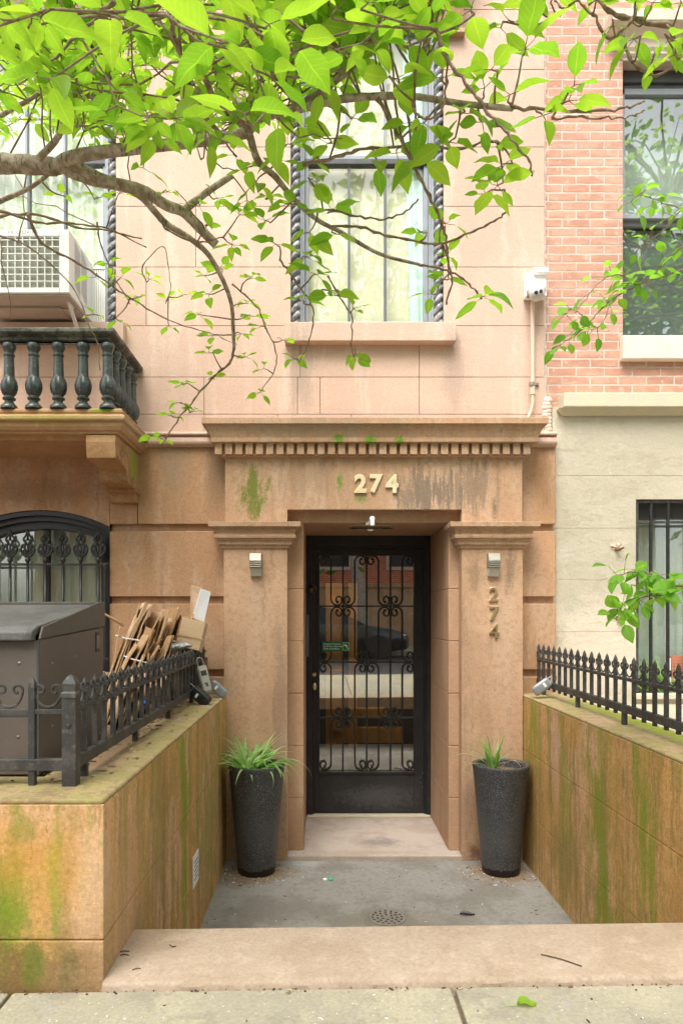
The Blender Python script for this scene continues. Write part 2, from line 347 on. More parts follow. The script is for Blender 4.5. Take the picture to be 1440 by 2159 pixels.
def brick_mat(name, c1, c2, mort, bw=.205, bh=.067, ms=.0085):
    t = NT(name)
    sx = t.n('ShaderNodeSeparateXYZ', {0: t.pos})
    wob = t.math('MULTIPLY', t.math('SUBTRACT', t.noise(11., 3), .5), .008)
    cv = t.n('ShaderNodeCombineXYZ', {0: t.math('ADD', sx.outputs[0], wob), 1: t.math('ADD', sx.outputs[2], wob), 2: 0.}).outputs[0]
    b = t.n('ShaderNodeTexBrick', {'Vector': cv, 'Color1': c1, 'Color2': c2, 'Mortar': mort, 'Scale': 1.0, 'Mortar Size': ms, 'Mortar Smooth': .25, 'Bias': 0., 'Brick Width': bw, 'Row Height': bh})
    c = t.mix(t.math('MULTIPLY', t.rng(t.noise((5, 5, 15), 5), .42, .6), .7), b.outputs[0], tuple(q * .75 for q in c2))
    c = t.mix(t.math('MULTIPLY', t.rng(t.noise(13., 6, .78), .53, .66), .75), c, mort)
    c = t.mix(t.math('MULTIPLY', t.rng(t.noise(120., 3), .35, .7), .35), c, tuple(q * .8 for q in c1))
    c = t.mix(b.outputs[1], c, t.mix(t.rng(t.noise(5., 4), .4, .65), mort, tuple(q * .72 for q in mort)))
    nm = t.bump(t.math('SUBTRACT', 1., b.outputs[1]), .006)
    nm = t.bump(t.noise(60., 4), .003, 1., nm)
    return t.finish(c, .85, 0., .3, nm)
M['brick'] = brick_mat('pink_brick', (.60, .345, .25), (.50, .255, .175), (.62, .49, .41), bw=.2, bh=.0622, ms=.007)
M['brick_far'] = brick_mat('red_brick', (.62, .17, .075), (.52, .13, .06), (.55, .36, .26))


def glass_mat(name, refl, tint, rough=.01, wave=.0):
    t = NT(name)
    nm = t.bump(t.noise(3.0, 2), wave) if wave else None
    g = t.n('ShaderNodeBsdfGlossy', {'Color': (1, 1, 1), 'Roughness': rough})
    if nm is not None: t.set(g.inputs['Normal'], nm)
    tr = t.n('ShaderNodeBsdfTransparent', {'Color': tint})
    lw = t.n('ShaderNodeLayerWeight', {'Blend': .5}).outputs['Facing']
    fr = t.math('MULTIPLY_ADD', t.math('POWER', lw, 5.), .96); fr.node.inputs[2].default_value = .04      # Schlick, the same from both sides
    f = t.n('ShaderNodeClamp', {0: t.math('ADD', fr, refl)}).outputs[0]
    mx = t.n('ShaderNodeMixShader', {0: f, 1: tr.outputs[0], 2: g.outputs[0]})
    t.t.links.new(mx.outputs[0], t.out.inputs[0]); return t.mat
M['glass'] = glass_mat('window_glass', .015, (.93, .96, .92), wave=0)
M['glass_door'] = glass_mat('door_glass', .34, (.9, .88, .82))
M['glass_dark'] = glass_mat('dark_window_glass', .10, (.85, .9, .88), wave=.0004)


def leaf_mat(name, c1, c2, trans):
    t = NT(name)
    gi = t.n('ShaderNodeNewGeometry'); rnd = gi.outputs['Random Per Island']
    c = t.mix(rnd, c1, c2)
    uv = t.n('ShaderNodeUVMap').outputs[0]
    s2 = t.n('ShaderNodeSeparateXYZ', {0: uv})
    au = t.math('ABSOLUTE', s2.outputs[0])
    vein = t.math('SINE', t.math('MULTIPLY', t.math('SUBTRACT', s2.outputs[1], t.math('MULTIPLY', au, .22)), 56.))
    vf = t.math('MULTIPLY', t.rng(vein, .78, 1.), .13)
    mid = t.math('MULTIPLY', t.rng(au, .08, .02), .32)
    c = t.mix(t.math('MAXIMUM', vf, mid), c, tuple(min(1, q * 1.5 + .02) for q in c2))
    d = t.n('ShaderNodeBsdfPrincipled', {'Base Color': c, 'Roughness': .45, 'Specular IOR Level': .35})
    tc = t.mix(1., c, trans, 'MULTIPLY')
    tl = t.n('ShaderNodeBsdfTranslucent', {'Color': tc})
    mx = t.n('ShaderNodeMixShader', {0: .6, 1: d.outputs[0], 2: tl.outputs[0]})
    t.t.links.new(mx.outputs[0], t.out.inputs[0]); return t.mat
M['leaf'] = leaf_mat('cherry_leaf', (.19, .42, .04), (.38, .585, .065), (1.32, 1.24, .7))
M['leaf_small'] = leaf_mat('sapling_leaf', (.17, .42, .05), (.32, .58, .07), (1.2, 1.2, .8))
M['leaf_far'] = leaf_mat('street_leaf', (.10, .24, .03), (.2, .36, .04), (1.1, 1.1, .8))
M['blade'] = leaf_mat('grass_blade', (.18, .40, .08), (.55, .70, .36), (1.1, 1.2, .8))
M['blade_dry'] = surf('dry_blade', (.45, .36, .20), grain=0, bumps=())


def bark():
    t = NT('cherry_bark')
    n1 = t.noise(30., 4); n2 = t.noise((120, 25, 25), 3)
    c = t.mix(t.rng(n1, .38, .66), (.27, .205, .15), (.50, .42, .34))
    c = t.mix(t.math('MULTIPLY', t.rng(n2, .56, .68), .75), c, (.07, .045, .028))
    nm = t.bump(t.noise(70., 4), .004)
    return t.finish(c, .75, 0., .3, nm)
M['bark'] = bark()
M['twigbark'] = surf('twig_bark', (.26, .18, .125), [(60., .45, .7, (.38, .29, .22), .7), (25., .52, .75, (.11, .06, .035), .7)], bumps=((120., .002),))
# ================================================================== SETTING
YP, YJ, YW, YU, YD = 4.77, 4.87, 4.90, 4.97, 5.70     # portal face, door surround, lower wall, upper wall, door
FLOOR = -.57


def tilt(x): return .0125 * x                          # the street climbs gently to the right


mb = MB()
mb.quad((-60, -60, -.14), (60, -60, -.14), (60, 1.9, -.14), (-60, 1.9, -.14))
tag(mb.build('road', M['asphalt']), kind='structure')
mb = MB()
xs = [-.925 + 1.31 * k for k in range(-6, 8)]
for i in range(len(xs) - 1):
    for (ya, yb) in ((-1.1, .42), (.432, 2.085)):
        a, b = xs[i] + .006, xs[i + 1] - .006
        i0 = len(mb.v)
        mb.box(a, b, ya, yb, -.13, 0)
        for p in mb.v[i0:]:
            if p.z > -.1: p.z = tilt(p.x) - .002
tag(mb.build('sidewalk', M['pavement'], bevel=.006), kind='structure')
mb = MB()
i0 = len(mb.v); mb.box(-9, 9, -1.3, 2.07, -.138, -.02)
for p in mb.v:
    if p.z > -.1: p.z = tilt(p.x) - .022
tag(mb.build('sidewalk_base', M['dirt']), kind='structure')
mb = MB()
mb.box(-30, 30, -13.0, -9.3, -.14, .0); mb.box(-30, 30, -9.3, -9.12, -.14, -.004)
tag(mb.build('far_sidewalk', M['pavement']), kind='structure')
mb = MB(); mb.box(-30, 30, -1.28, -1.11, -.14, -.01)
tag(mb.build('kerb', M['step'], bevel=.015), kind='structure')
mb = MB(); mb.box(-.70, 1.40, 2.3, 5.2, FLOOR - .2, FLOOR)
tag(mb.build('areaway_floor', M['yard_concrete']), kind='structure')
mb = MB(); mb.box(-3.6, -.84, 2.36, 4.92, .2, .50)
tag(mb.build('left_yard_ground', M['dirt']), kind='structure')
mb = MB(); mb.box(1.56, 4.2, 2.1, 4.97, .2, .47)
tag(mb.build('right_yard_ground', M['sand']), kind='structure')

# entrance step and the treads going down behind it
st = thing('stone_step', 'wide worn brownstone step slab between the sidewalk and the sunken areaway', 'step', (.35, 2.27, 0))
mb = MB(); rings = []
for k in range(81):                                    # worn front edge
    x = -.655 + 2.015 * k / 80; w_ = .0035 * mnoise.noise(V((x * 6, 0, 3))) + .002 * mnoise.noise(V((x * 23, 0, 9))); t_ = tilt(x); c_ = .004 * max(0, mnoise.noise(V((x * 9, 5, 1))))
    rings.append([V((x, 2.083 + w_, -.12)), V((x, 2.083 + w_, .010 + t_ - c_)), V((x, 2.088 + w_ + c_, .018 + t_ - c_)), V((x, 2.097 + w_ + c_, .022 + t_)), V((x, 2.438, .022 + t_)), V((x, 2.446, .016 + t_)), V((x, 2.446, -.12))])
mb.loft(rings)
mb.build('top_slab', M['step'], st, smooth='auto')
mb = MB(); mb.box(-.654, 1.359, 2.10, 2.440, -.62, -.115)
mb.build('riser', surf('shaded_riser', (.035, .03, .026), [(12., .45, .7, (.05, .042, .035), .6)]), st, bevel=.006)  # colour darkened to give the riser its shade in the door reflection

# retaining walls -------------------------------------------------------------
def wall_L(z0, z1, inset=0.):
    m_ = MB(); i = inset
    pts = [(-.655 - i, 2.10 + i), (-.655 - i, 4.80), (-.955 + i, 4.80), (-.955 + i, 2.40 - i), (-3.6, 2.40 - i), (-3.6, 2.10 + i)]
    m_.loft([[V((x, y, z0)) for x, y in pts], [V((x, y, z1)) for x, y in pts]])
    return m_
lw = thing('retaining_wall', 'mossy ochre brownstone retaining wall left of the entrance, turning along the sidewalk', 'wall', (-.8, 2.3, -.5))
mb = wall_L(-.60, -.234); mb.add(wall_L(-.230, .132)); mb.add(wall_L(-.236, -.228, .006))
mb.build('lower_course', M['wall_left'], lw, bevel=.004)
mb = wall_L(.136, .540); mb.add(wall_L(.130, .138, .006)); mb.build('upper_course', M['wall_left'], lw, bevel=.004)
mb = wall_L(.538, .556, 0); 
mb.build('coping', M['coping'], lw, bevel=.012, seg=3)
mb = MB(); mb.box(-.992, -.986, 2.0985, 2.103, .14, .535); mb.build('vertical_joint', M['twig'], lw)
rw = thing('retaining_wall', 'streaked orange brownstone retaining wall right of the entrance', 'wall', (1.5, 3.4, -.5))
mb = MB()
mb.box(1.36, 1.66, 2.10, 3.738, -.60, -.219); mb.box(1.36, 1.66, 3.742, 4.90, -.60, -.219); mb.box(1.366, 1.65, 2.11, 4.90, -.60, .53)
mb.box(1.36, 1.66, 2.10, 4.90, -.215, .185); mb.box(1.665, 4.4, 2.10, 2.40, -.60, .185)
mb.build('lower_course', M['wall_right'], rw, bevel=.003)
mb = MB(); mb.box(1.36, 1.66, 2.10, 4.90, .189, .540); mb.box(1.665, 4.4, 2.10, 2.40, .189, .540); mb.build('upper_course', M['wall_right'], rw, bevel=.003)
mb = MB(); mb.box(1.36, 1.66, 2.10, 4.90, .538, .556); mb.box(1.665, 4.4, 2.10, 2.40, .538, .556); mb.build('coping', M['coping'], rw, bevel=.012, seg=3)
# perforated vent plate on the left wall
mb = MB(); c = at(412, 1828, 3.61)
mb.box(-.655, -.6505, 3.53, 3.68, -.28, -.12)
vp = mb.build('vent_plate', M['white'], lw, bevel=.002)
mb = MB()
for i in range(4):
    for j in range(5):
        q = V((-.650, 3.57 + i * .024 + (j % 2) * .006, -.245 + j * .022)); mb.lathe([(.006, -.0006), (.006, .0006)], (0, 0, 0), 8)
        for p in mb.v[-16:]:
            p.x, p.y, p.z = q.x + p.z, q.y + p.x, q.z + p.y
mb.build('vent_hole', M['twig'], vp)

# drain
dr = thing('floor_drain', 'square cast iron drain with round holes in the areaway floor', 'drain', (.35, 3.84, FLOOR))
c = V((.352, 3.86, FLOOR))
mb = MB(); mb.box(c.x - .12, c.x + .12, c.y - .12, c.y + .12, FLOOR, FLOOR + .004); mb.build('square_frame', surf('drain_iron', (.20, .185, .16), [(30., .45, .7, (.25, .23, .2), .6)], rough=.6), dr, bevel=.001)
mb = MB(); mb.lathe([(.10, .004), (.10, .009), (.094, .011), (.001, .011)], c, 32); gr = mb.build('round_grate', surf('drain_grate', (.26, .235, .2), [(40., .45, .7, (.19, .165, .14), .6)], rough=.5), dr)
mb = MB()
for ring, k in ((.03, 6), (.055, 11), (.08, 16)):
    for j in range(k):
        a = 2 * PI * j / k + ring * 20
        mb.lathe([(.008, .0112), (.008, .0118), (.001, .0118)], (c.x + ring * math.cos(a), c.y + ring * math.sin(a), c.z), 8)
mb.build('grate_hole', M['iron_dark'], gr)

# ================================================================== BROWNSTONE HOUSE
H = thing('brownstone_house', 'pale brownstone house front with stone doorway numbered 274 and a balcony at the left', 'house', (.35, 4.9, FLOOR))


def courses(mb, x0, x1, zs, Y, holes=(), gap=.0036, d=.10, joints=None, back=.02):
    for i in range(len(zs) - 1):
        za, zb = zs[i], zs[i + 1]
        cuts = [x0, x1]
        js = list((joints or {}).get(i, ()))
        blk = []
        segs = [(x0, x1)]
        for (ha, hb, hz0, hz1) in holes:
            if hz0 < (za + zb) / 2 < hz1:
                segs = [q for a, b in segs for q in ((a, min(b, ha)), (max(a, hb), b)) if q[1] - q[0] > .01]
        for a, b in segs:
            cc = [a] + [j for j in js if a < j < b] + [b]
            for k in range(len(cc) - 1):
                mb.box(cc[k] + (gap / 2 if k else 0), cc[k + 1] - (gap / 2 if k < len(cc) - 2 else 0), Y, Y + d, za + gap / 2, zb - gap / 2)
            mb.box(a + .001, b - .001, Y + back, Y + d + .15, za, zb)


WB = (-2.545, -1.464)                                  # left window opening
WC = (-.228, .853)                                     # middle window opening
ZS, ZT = 3.146, 5.385
mb = MB()
zs = [2.25, 2.52, 2.783, ZS, 3.562, 3.992, 4.412, 4.96, ZT, 5.9]
courses(mb, -3.4, 1.565, zs, YU, [(WB[0], WB[1], ZS, ZT), (WC[0], WC[1], ZS, ZT)], joints={0: [-.84, -.32, .2], 1: [-.84, -.18, -.02, .68], 2: [-.16, .68], 4: [-.9], 3: [-1.25]})
mb.build('upper_wall', M['stone_up'], H, bevel=.0015, seg=1)
# water table under the upper wall
mb = MB()
mb.mould(-3.4, 1.622, YW, YU + .05, [(.0, 2.268), (.012, 2.272), (.035, 2.286), (.04, 2.30), (.038, 2.325), (.02, 2.338), (.02, 2.345), (.045, 2.349), (.045, 2.36), (.0, 2.378)], sides=False)
mb.build('water_table', M['stone_up'], H)
# lower wall with sunk channels
mb = MB()
ch = [FLOOR, .30, .717, 1.177, 1.683, 2.268]
tops = [FLOOR, .25, .667, 1.1267, 1.633, 2.268]
cz = [(FLOOR, .667), (.717, 1.177), (1.2267, 1.683), (1.733, 2.268)]
for za, zb in cz:
    if zb > 2:
        mb.box(-1.487, -1.2955, YW, YW + .1, za, zb); mb.box(-1.2905, -.60, YW, YW + .1, za, zb)
    else:
        mb.box(-1.487, -.60, YW, YW + .1, za, zb)
mb.box(-1.485, -.6, YW + .035, YW + .2, FLOOR, 2.27)
mb.box(-3.4, -2.467, YW, YW + .2, 0, 2.268)
AX0, AX1, AZS, AZC = -2.467, -1.487, 1.715, 1.832      # segmental arch
hw = (AX1 - AX0) / 2; rise = AZC - AZS; AR = (hw * hw + rise * rise) / (2 * rise)
def arch(x, dr=0.):
    return AZC - AR + math.sqrt(max(0, (AR - dr) ** 2 - (x - (AX0 + AX1) / 2) ** 2))
n = 20; xsA = [AX0 + (AX1 - AX0) * i / n for i in range(n + 1)]
for i in range(n):
    a, b = xsA[i], xsA[i + 1]; za, zb = arch(a), arch(b)
    mb.quad((a, YW, za), (b, YW, zb), (b, YW, 2.268), (a, YW, 2.268))
    mb.quad((a, YW, za), (a, YW + .2, za), (b, YW + .2, zb), (b, YW, zb))
    mb.quad((a, YW + .2, za), (a, YW + .2, 2.268), (b, YW + .2, 2.268), (b, YW + .2, zb))
mb.box(AX0, AX1, YW, YW + .2, 0, .70)
mb.build('lower_wall', M['stone_low'], H, bevel=.004, seg=1)
mb = MB(); mb.box(1.3, 1.615, YW + .035, YW + .2, FLOOR, 2.27)
for za, zb in cz:
    mb.box(1.30, 1.622, YW, YW + .1, za, zb)
mb.build('lower_wall', M['stone_low'], H, bevel=.004, seg=1)

# ---- portal -----------------------------------------------------------------
PX0, PX1 = -.664, 1.352
mb = MB()
JX0, JX1 = -.135, .869
zL = 1.815                                            # underside of the frieze
U_ = [(PX0, 1.70), (-.2417, 1.70), (-.2417, zL), (.941, zL), (.941, 1.70), (PX1, 1.70), (PX1, 2.20), (PX0, 2.20)]
mb.loft([[V((x, YP, z)) for x, z in U_], [V((x, 5.0, z)) for x, z in U_]])
mb.build('frieze', M['stone_portal'], H, bevel=.003)
for xa, xb in ((-.6735, -.2417), (.941, 1.357)):
    mb = MB(); mb.box(xa, xb, YP, 4.99, FLOOR, 1.71)
    pl = mb.build('pilaster', M['stone_portal'], H, bevel=.004)
    mb = MB()
    mb.mould(xa, xb, YP, 4.95, [(.0, 1.545), (.012, 1.553), (.016, 1.572), (.030, 1.575), (.032, 1.596), (.043, 1.604), (.045, 1.612), (.058, 1.617), (.061, 1.634), (.050, 1.643), (.05, 1.653), (.056, 1.672), (.075, 1.686), (.091, 1.690), (.094, 1.722), (.08, 1.724)])
    mb.build('capital', M['stone_portal'], pl, bevel=.0015, seg=1)
# surround of the door recess
mb = MB()
for xa, xb, q in ((-.30, JX0, 0), (JX1, .99, 1)):
    z = -.535
    for k in range(6):
        z2 = min(z + .363, 1.738) if k < 5 else 1.738
        if z2 - z < .02: break
        mb.box(xa, xb, YJ, YD + .15, z + .0025, z2 - .0025)
        z = z2
    mb.box(xa + (.0 if not q else .004), xb - (.004 if not q else 0), YJ + .004, YD + .15, -.535, 1.738)
mb.box(-.30, .99, YJ - .002, YD + .15, 1.738, 1.90)
mb.build('door_surround', M['stone_jamb'], H, bevel=.003)
mb = MB(); mb.box(-.245, .945, YP - .003, YD + .2, FLOOR - .05, -.535)
mb.build('threshold', M['threshold'], H, bevel=.008, seg=3)
# cornice
mb = MB()
mb.mould(PX0, PX1, YP, 5.0, [(.0, 2.165), (.025, 2.170), (.028, 2.178)], )
mb.mould(PX0, PX1, YP, 5.0, [(.028, 2.178), (.028, 2.258)])
mb.mould(PX0, PX1, YP, 5.0, [(.075, 2.252), (.085, 2.255), (.085, 2.285), (.090, 2.30), (.100, 2.325), (.112, 2.345), (.122, 2.355), (.122, 2.361), (.137, 2.363), (.137, 2.405), (.12, 2.409)])
co = mb.build('cornice', M['stone_portal'], H, bevel=.0025, seg=1)
dmb = MB(); dmb.box(0, .0475, 4.712, 4.78, 2.178, 2.254)
x = -.7255; first = None
step = (1.391 - .0475 + .7255) / 30
dm = dmb.xf(Matrix.Translation((x, 0, 0))).build('dentil', M['stone_portal'], co, bevel=.002, seg=1)
for k in range(1, 31):
    copy_part(dm, co, (k * step, 0, 0))

# ---- front door -------------------------------------------------------------
mb = MB()                                             # frame
mb.box(JX0, -.085, YD - .03, YD + .1, -.53, 1.738); mb.box(.835, JX1, YD - .03, YD + .1, -.53, 1.738); mb.box(-.085, .835, YD - .03, YD + .1, 1.655, 1.738)
mb.box(-.085, -.07, YD - .01, YD + .1, -.53, 1.655); mb.box(.82, .835, YD - .01, YD + .1, -.53, 1.655); mb.box(-.07, .82, YD - .01, YD + .1, 1.635, 1.655)
mb.build('door_frame', M['black_paint'], H, bevel=.004)
mb = MB(); mb.box(-.13, .865, YD - .06, YD + .1, -.536, -.517); mb.build('door_saddle', M['stucco_trim'], H, bevel=.006)
GX0, GX1, GZ0, GZ1 = -.031, .742, -.176, 1.584
mb = MB()
mb.box(-.068, GX0, YD, YD + .045, -.51, 1.632); mb.box(GX1, .818, YD, YD + .045, -.51, 1.632)
mb.box(GX0, GX1, YD, YD + .045, -.51, GZ0); mb.box(GX0, GX1, YD, YD + .045, GZ1, 1.632)
for a in (0, 1):                                      # bead round the glass
    mb.box(GX0 - .014, GX0 + .004, YD - .008, YD, GZ0 - .014, GZ1 + .014) if a == 0 else mb.box(GX1 - .004, GX1 + .014, YD - .008, YD, GZ0 - .014, GZ1 + .014)
mb.box(GX0 + .004, GX1 - .004, YD - .008, YD, GZ1 - .004, GZ1 + .014); mb.box(GX0 + .004, GX1 - .004, YD - .014, YD, GZ0 - .016, GZ0 + .004)
D = mb.build('front_door', M['black_paint'], H, bevel=.003)
mb = MB(); mb.box(GX0 - .01, GX1 + .01, YD + .022, YD + .027, GZ0 - .01, GZ1 + .01); mb.build('glass_pane', M['glass_door'], D)
# scrolled grille
g = MB(); YG = YD + .004; pit = (GX1 - GX0) / 8; rr = .0062
bx = [GX0 + pit * i for i in range(9)]
levels = [GZ1, at(0, 1278, YD).z, at(0, 1396, YD).z, at(0, 1514, YD).z, GZ0 + .004]
for z in levels[1:4]:
    g.box(GX0, GX1, YG - .007, YG + .007, z - .0055, z + .0055)
for i in (2, 4, 6):
    g.box(bx[i] - .006, bx[i] + .006, YG - .007, YG + .007, GZ0, GZ1)
for i in (0, 8):
    g.box(bx[i] - .004, bx[i] + .004, YG - .006, YG + .006, GZ0, GZ1)
def curl(x, z, sx, sz):                               # from bar at x, curling toward sx, end level z lying in direction sz
    w = pit * .94; pts = []
    r0 = w * .56
    cx, cz_ = x + sx * r0, z - sz * (r0 + .004)
    for k in range(0, 9):
        a = PI - PI * .5 * k / 8
        pts.append((cx + sx * r0 * math.cos(a), cz_ + sz * r0 * math.sin(a)))
    for k in range(1, 22):
        a = PI / 2 - 2 * PI * .92 * k / 21
        r = r0 * (.80 - .42 * k / 21); 
        ccx, ccz = x + sx * (r0 + .0 + w * .0), cz_ + sz * r0 * .0
        pts.append((cx + sx * (r * math.cos(a) * .78 + .10 * w), cz_ + sz * (r * math.sin(a) + r0 * .16)))
    return pts
tg = {0: ((0, 4, 4, 8)), 1: ((2, 2, 6, 6))}
kinds = [0, 1, 0, 1, 0]
for s_ in range(4):
    zt, zb = levels[s_], levels[s_ + 1]
    for j, i in enumerate((1, 3, 5, 7)):
        tt = tg[kinds[s_]][j]; tb = tg[kinds[s_ + 1]][j]
        up = curl(bx[i], zt - (.004 if s_ else .0), 1 if tt > i else -1, 1)
        dn = curl(bx[i], zb + .004, 1 if tb > i else -1, -1)
        path = up[::-1] + dn
        g.tube([V((a, YG, b)) for a, b in path], rr, 6)
        for q in (up[-1], dn[-1]):
            g.ellipsoid((q[0], YG, q[1]), .011, .009, .011, 8, 6)
for s_, i in ((1, 2), (1, 6), (3, 2), (3, 6), (2, 4)):
    g.box(bx[i] - .010, bx[i] + .010, YG - .010, YG + .010, levels[s_] - .012, levels[s_] + .012)
g.build('scroll_grille', M['iron_dark'], D, smooth='auto')
c = at(661, 1422, YD)
mb = MB(); mb.lathe([(.020, 0), (.020, .006), (.014, .012), (.012, .020), (.001, .021)], (0, 0, 0), 20); mb.xf(Matrix.Translation((c.x + .006, YD, c.z)) @ Matrix.Rotation(PI / 2, 4, 'X')); mb.build('lock_cylinder', M['brass'], D, smooth='auto')
c = at(662, 1446, YD)
mb = MB(); mb.tube([(c.x + .006, YD, c.z), (c.x + .006, YD - .035, c.z)], .008, 10); mb.ellipsoid((c.x + .006, YD - .045, c.z), .017, .018, .032, 16, 10); mb.build('door_knob', M['brass'], D, smooth='auto')
for (qx, qy) in ((894, 1630), (889, 1639), (889, 1650), (894, 1658)):
    c = at(qx, qy, YD); mb = MB(); mb.ellipsoid((c.x - .012, YD - .002, c.z), .007, .006, .007, 10, 6); mb.build('hinge_bolt', M['frame_dark'], D, smooth=True)
# green notice
a, b = at(679, 1373, YD), at(738, 1353, YD)
mb = MB(); mb.box(a.x, b.x, YD - .0035, YD - .0005, a.z, b.z, 0)
for i, (tx) in enumerate(('Property Protected', 'By 24 Hour Recorded', 'Video Surveillance')):
    t_ = text_mb(tx, .0175, 0, .0003, 'LEFT'); mb.add(t_, Matrix.Translation((a.x + .012, YD - .0042, b.z - .018 - i * .0195)) @ UPRIGHT, 1)
cx, cz_ = b.x - .033, (a.z + b.z) / 2
for (q0, q1, q2, q3) in ((-.026, .026, .028, .031), (-.026, .026, -.031, -.028), (-.028, -.025, -.031, .031), (.025, .028, -.031, .031)):
    mb.box(cx + q0, cx + q1, YD - .0045, YD - .0035, cz_ + q2, cz_ + q3, 1)
mb.box(-.015, .015, -.0005, .0005, -.007, .007, 1, Matrix.Translation((cx - .002, YD - .0042, cz_ + .008)) @ Matrix.Rotation(.3, 4, 'Y'))
mb.box(-.003, .003, -.0005, .0005, -.014, .010, 1, Matrix.Translation((cx + .010, YD - .0040, cz_ - .010)) @ Matrix.Rotation(-.7, 4, 'Y'))
mb.build('security_sticker', [M['sign_green'], M['sign_white']], D)
# vestibule seen through the glass
mb = MB()
mb.quad((JX0 - .2, 5.85, FLOOR + .02), (JX1 + .5, 5.85, FLOOR + .02), (JX1 + .5, 8.2, FLOOR + .02), (JX0 - .2, 8.2, FLOOR + .02), 1)
mb.quad((JX0 - .2, 5.85, 1.9), (JX0 - .2, 6.02, 1.9), (JX1 + .5, 6.02, 1.9), (JX1 + .5, 5.85, 1.9)); mb.quad((JX0 - .2, 7.7, 1.9), (JX0 - .2, 8.2, 1.9), (JX1 + .5, 8.2, 1.9), (JX1 + .5, 7.7, 1.9))   # gap left in the ceiling, added to let daylight onto the inner door
mb.quad((JX0 - .2, 5.75, FLOOR), (JX0 - .2, 8.2, FLOOR), (JX0 - .2, 8.2, 1.9), (JX0 - .2, 5.75, 1.9))
mb.quad((JX1 + .5, 5.75, FLOOR), (JX1 + .5, 5.75, 1.9), (JX1 + .5, 8.2, 1.9), (JX1 + .5, 8.2, FLOOR))
mb.quad((JX0 - .2, 8.2, FLOOR), (JX1 + .5, 8.2, FLOOR), (JX1 + .5, 8.2, 1.9), (JX0 - .2, 8.2, 1.9))
mb.quad((JX1, 5.85, FLOOR), (JX1 + .6, 5.85, FLOOR), (JX1 + .6, 5.85, 1.9), (JX1, 5.85, 1.9))
mb.quad((JX0, 5.85, FLOOR), (JX0, 5.85, 1.9), (JX0 - .3, 5.85, 1.9), (JX0 - .3, 5.85, FLOOR))
ve = mb.build('vestibule', [M['room'], M['wood_dark']], H)
mb = MB()                                            # varnished inner door and a low bench
mb.box(.03, .213, 7.5, 7.55, -.32, 1.43); mb.box(.274, .367, 7.5, 7.55, -.32, 1.43); mb.box(.053, .19, 7.48, 7.5, .62, 1.27); mb.box(.053, .19, 7.48, 7.5, -.15, .5)
mb.box(.03, .85, 7.57, 7.61, -.29, -.12); mb.box(.37, .70, 7.57, 7.61, -.03, .09)
mb.build('inner_door', M['wood'], ve, bevel=.004)

# ---- windows of the upper floor --------------------------------------------
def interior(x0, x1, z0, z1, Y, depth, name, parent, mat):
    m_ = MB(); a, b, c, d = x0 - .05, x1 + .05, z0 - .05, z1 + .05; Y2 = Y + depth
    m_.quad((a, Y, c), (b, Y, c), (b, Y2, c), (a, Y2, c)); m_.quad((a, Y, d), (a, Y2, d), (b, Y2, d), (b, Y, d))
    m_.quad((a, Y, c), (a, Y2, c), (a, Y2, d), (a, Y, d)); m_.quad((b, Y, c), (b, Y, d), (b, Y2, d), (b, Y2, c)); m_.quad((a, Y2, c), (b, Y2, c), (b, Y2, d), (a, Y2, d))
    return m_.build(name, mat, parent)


def curtain(x0, x1, z0, z1, Y, name, mat, parent, amp=.018, wl=.07, lean=0.):
    m_ = MB(); nx = max(12, int((x1 - x0) / .012)); rows = []
    for j in range(7):
        t = j / 6; z = z0 + (z1 - z0) * t
        rows.append([V((x0 + (x1 - x0) * i / nx + lean * (1 - t), Y + amp * (1 + .3 * t) * math.sin(2 * PI * i / nx * (x1 - x0) / wl + .6 * math.sin(i * .9) + t), z)) for i in range(nx + 1)])
    m_.loft(rows, False, False)
    return m_.build(name, mat, parent, smooth=True)


def rope_mb(x, y, z0, z1, r=.021):
    m_ = MB(); pitch = .125
    for ph in (0, PI):
        pts = []; k = int((z1 - z0) / .012)
        for i in range(k + 1):
            z = z0 + (z1 - z0) * i / k; a = 2 * PI * z / pitch + ph
            pts.append((x + r * .75 * math.cos(a), y + r * .75 * math.sin(a), z))
        m_.tube(pts, r, 7)
    return m_


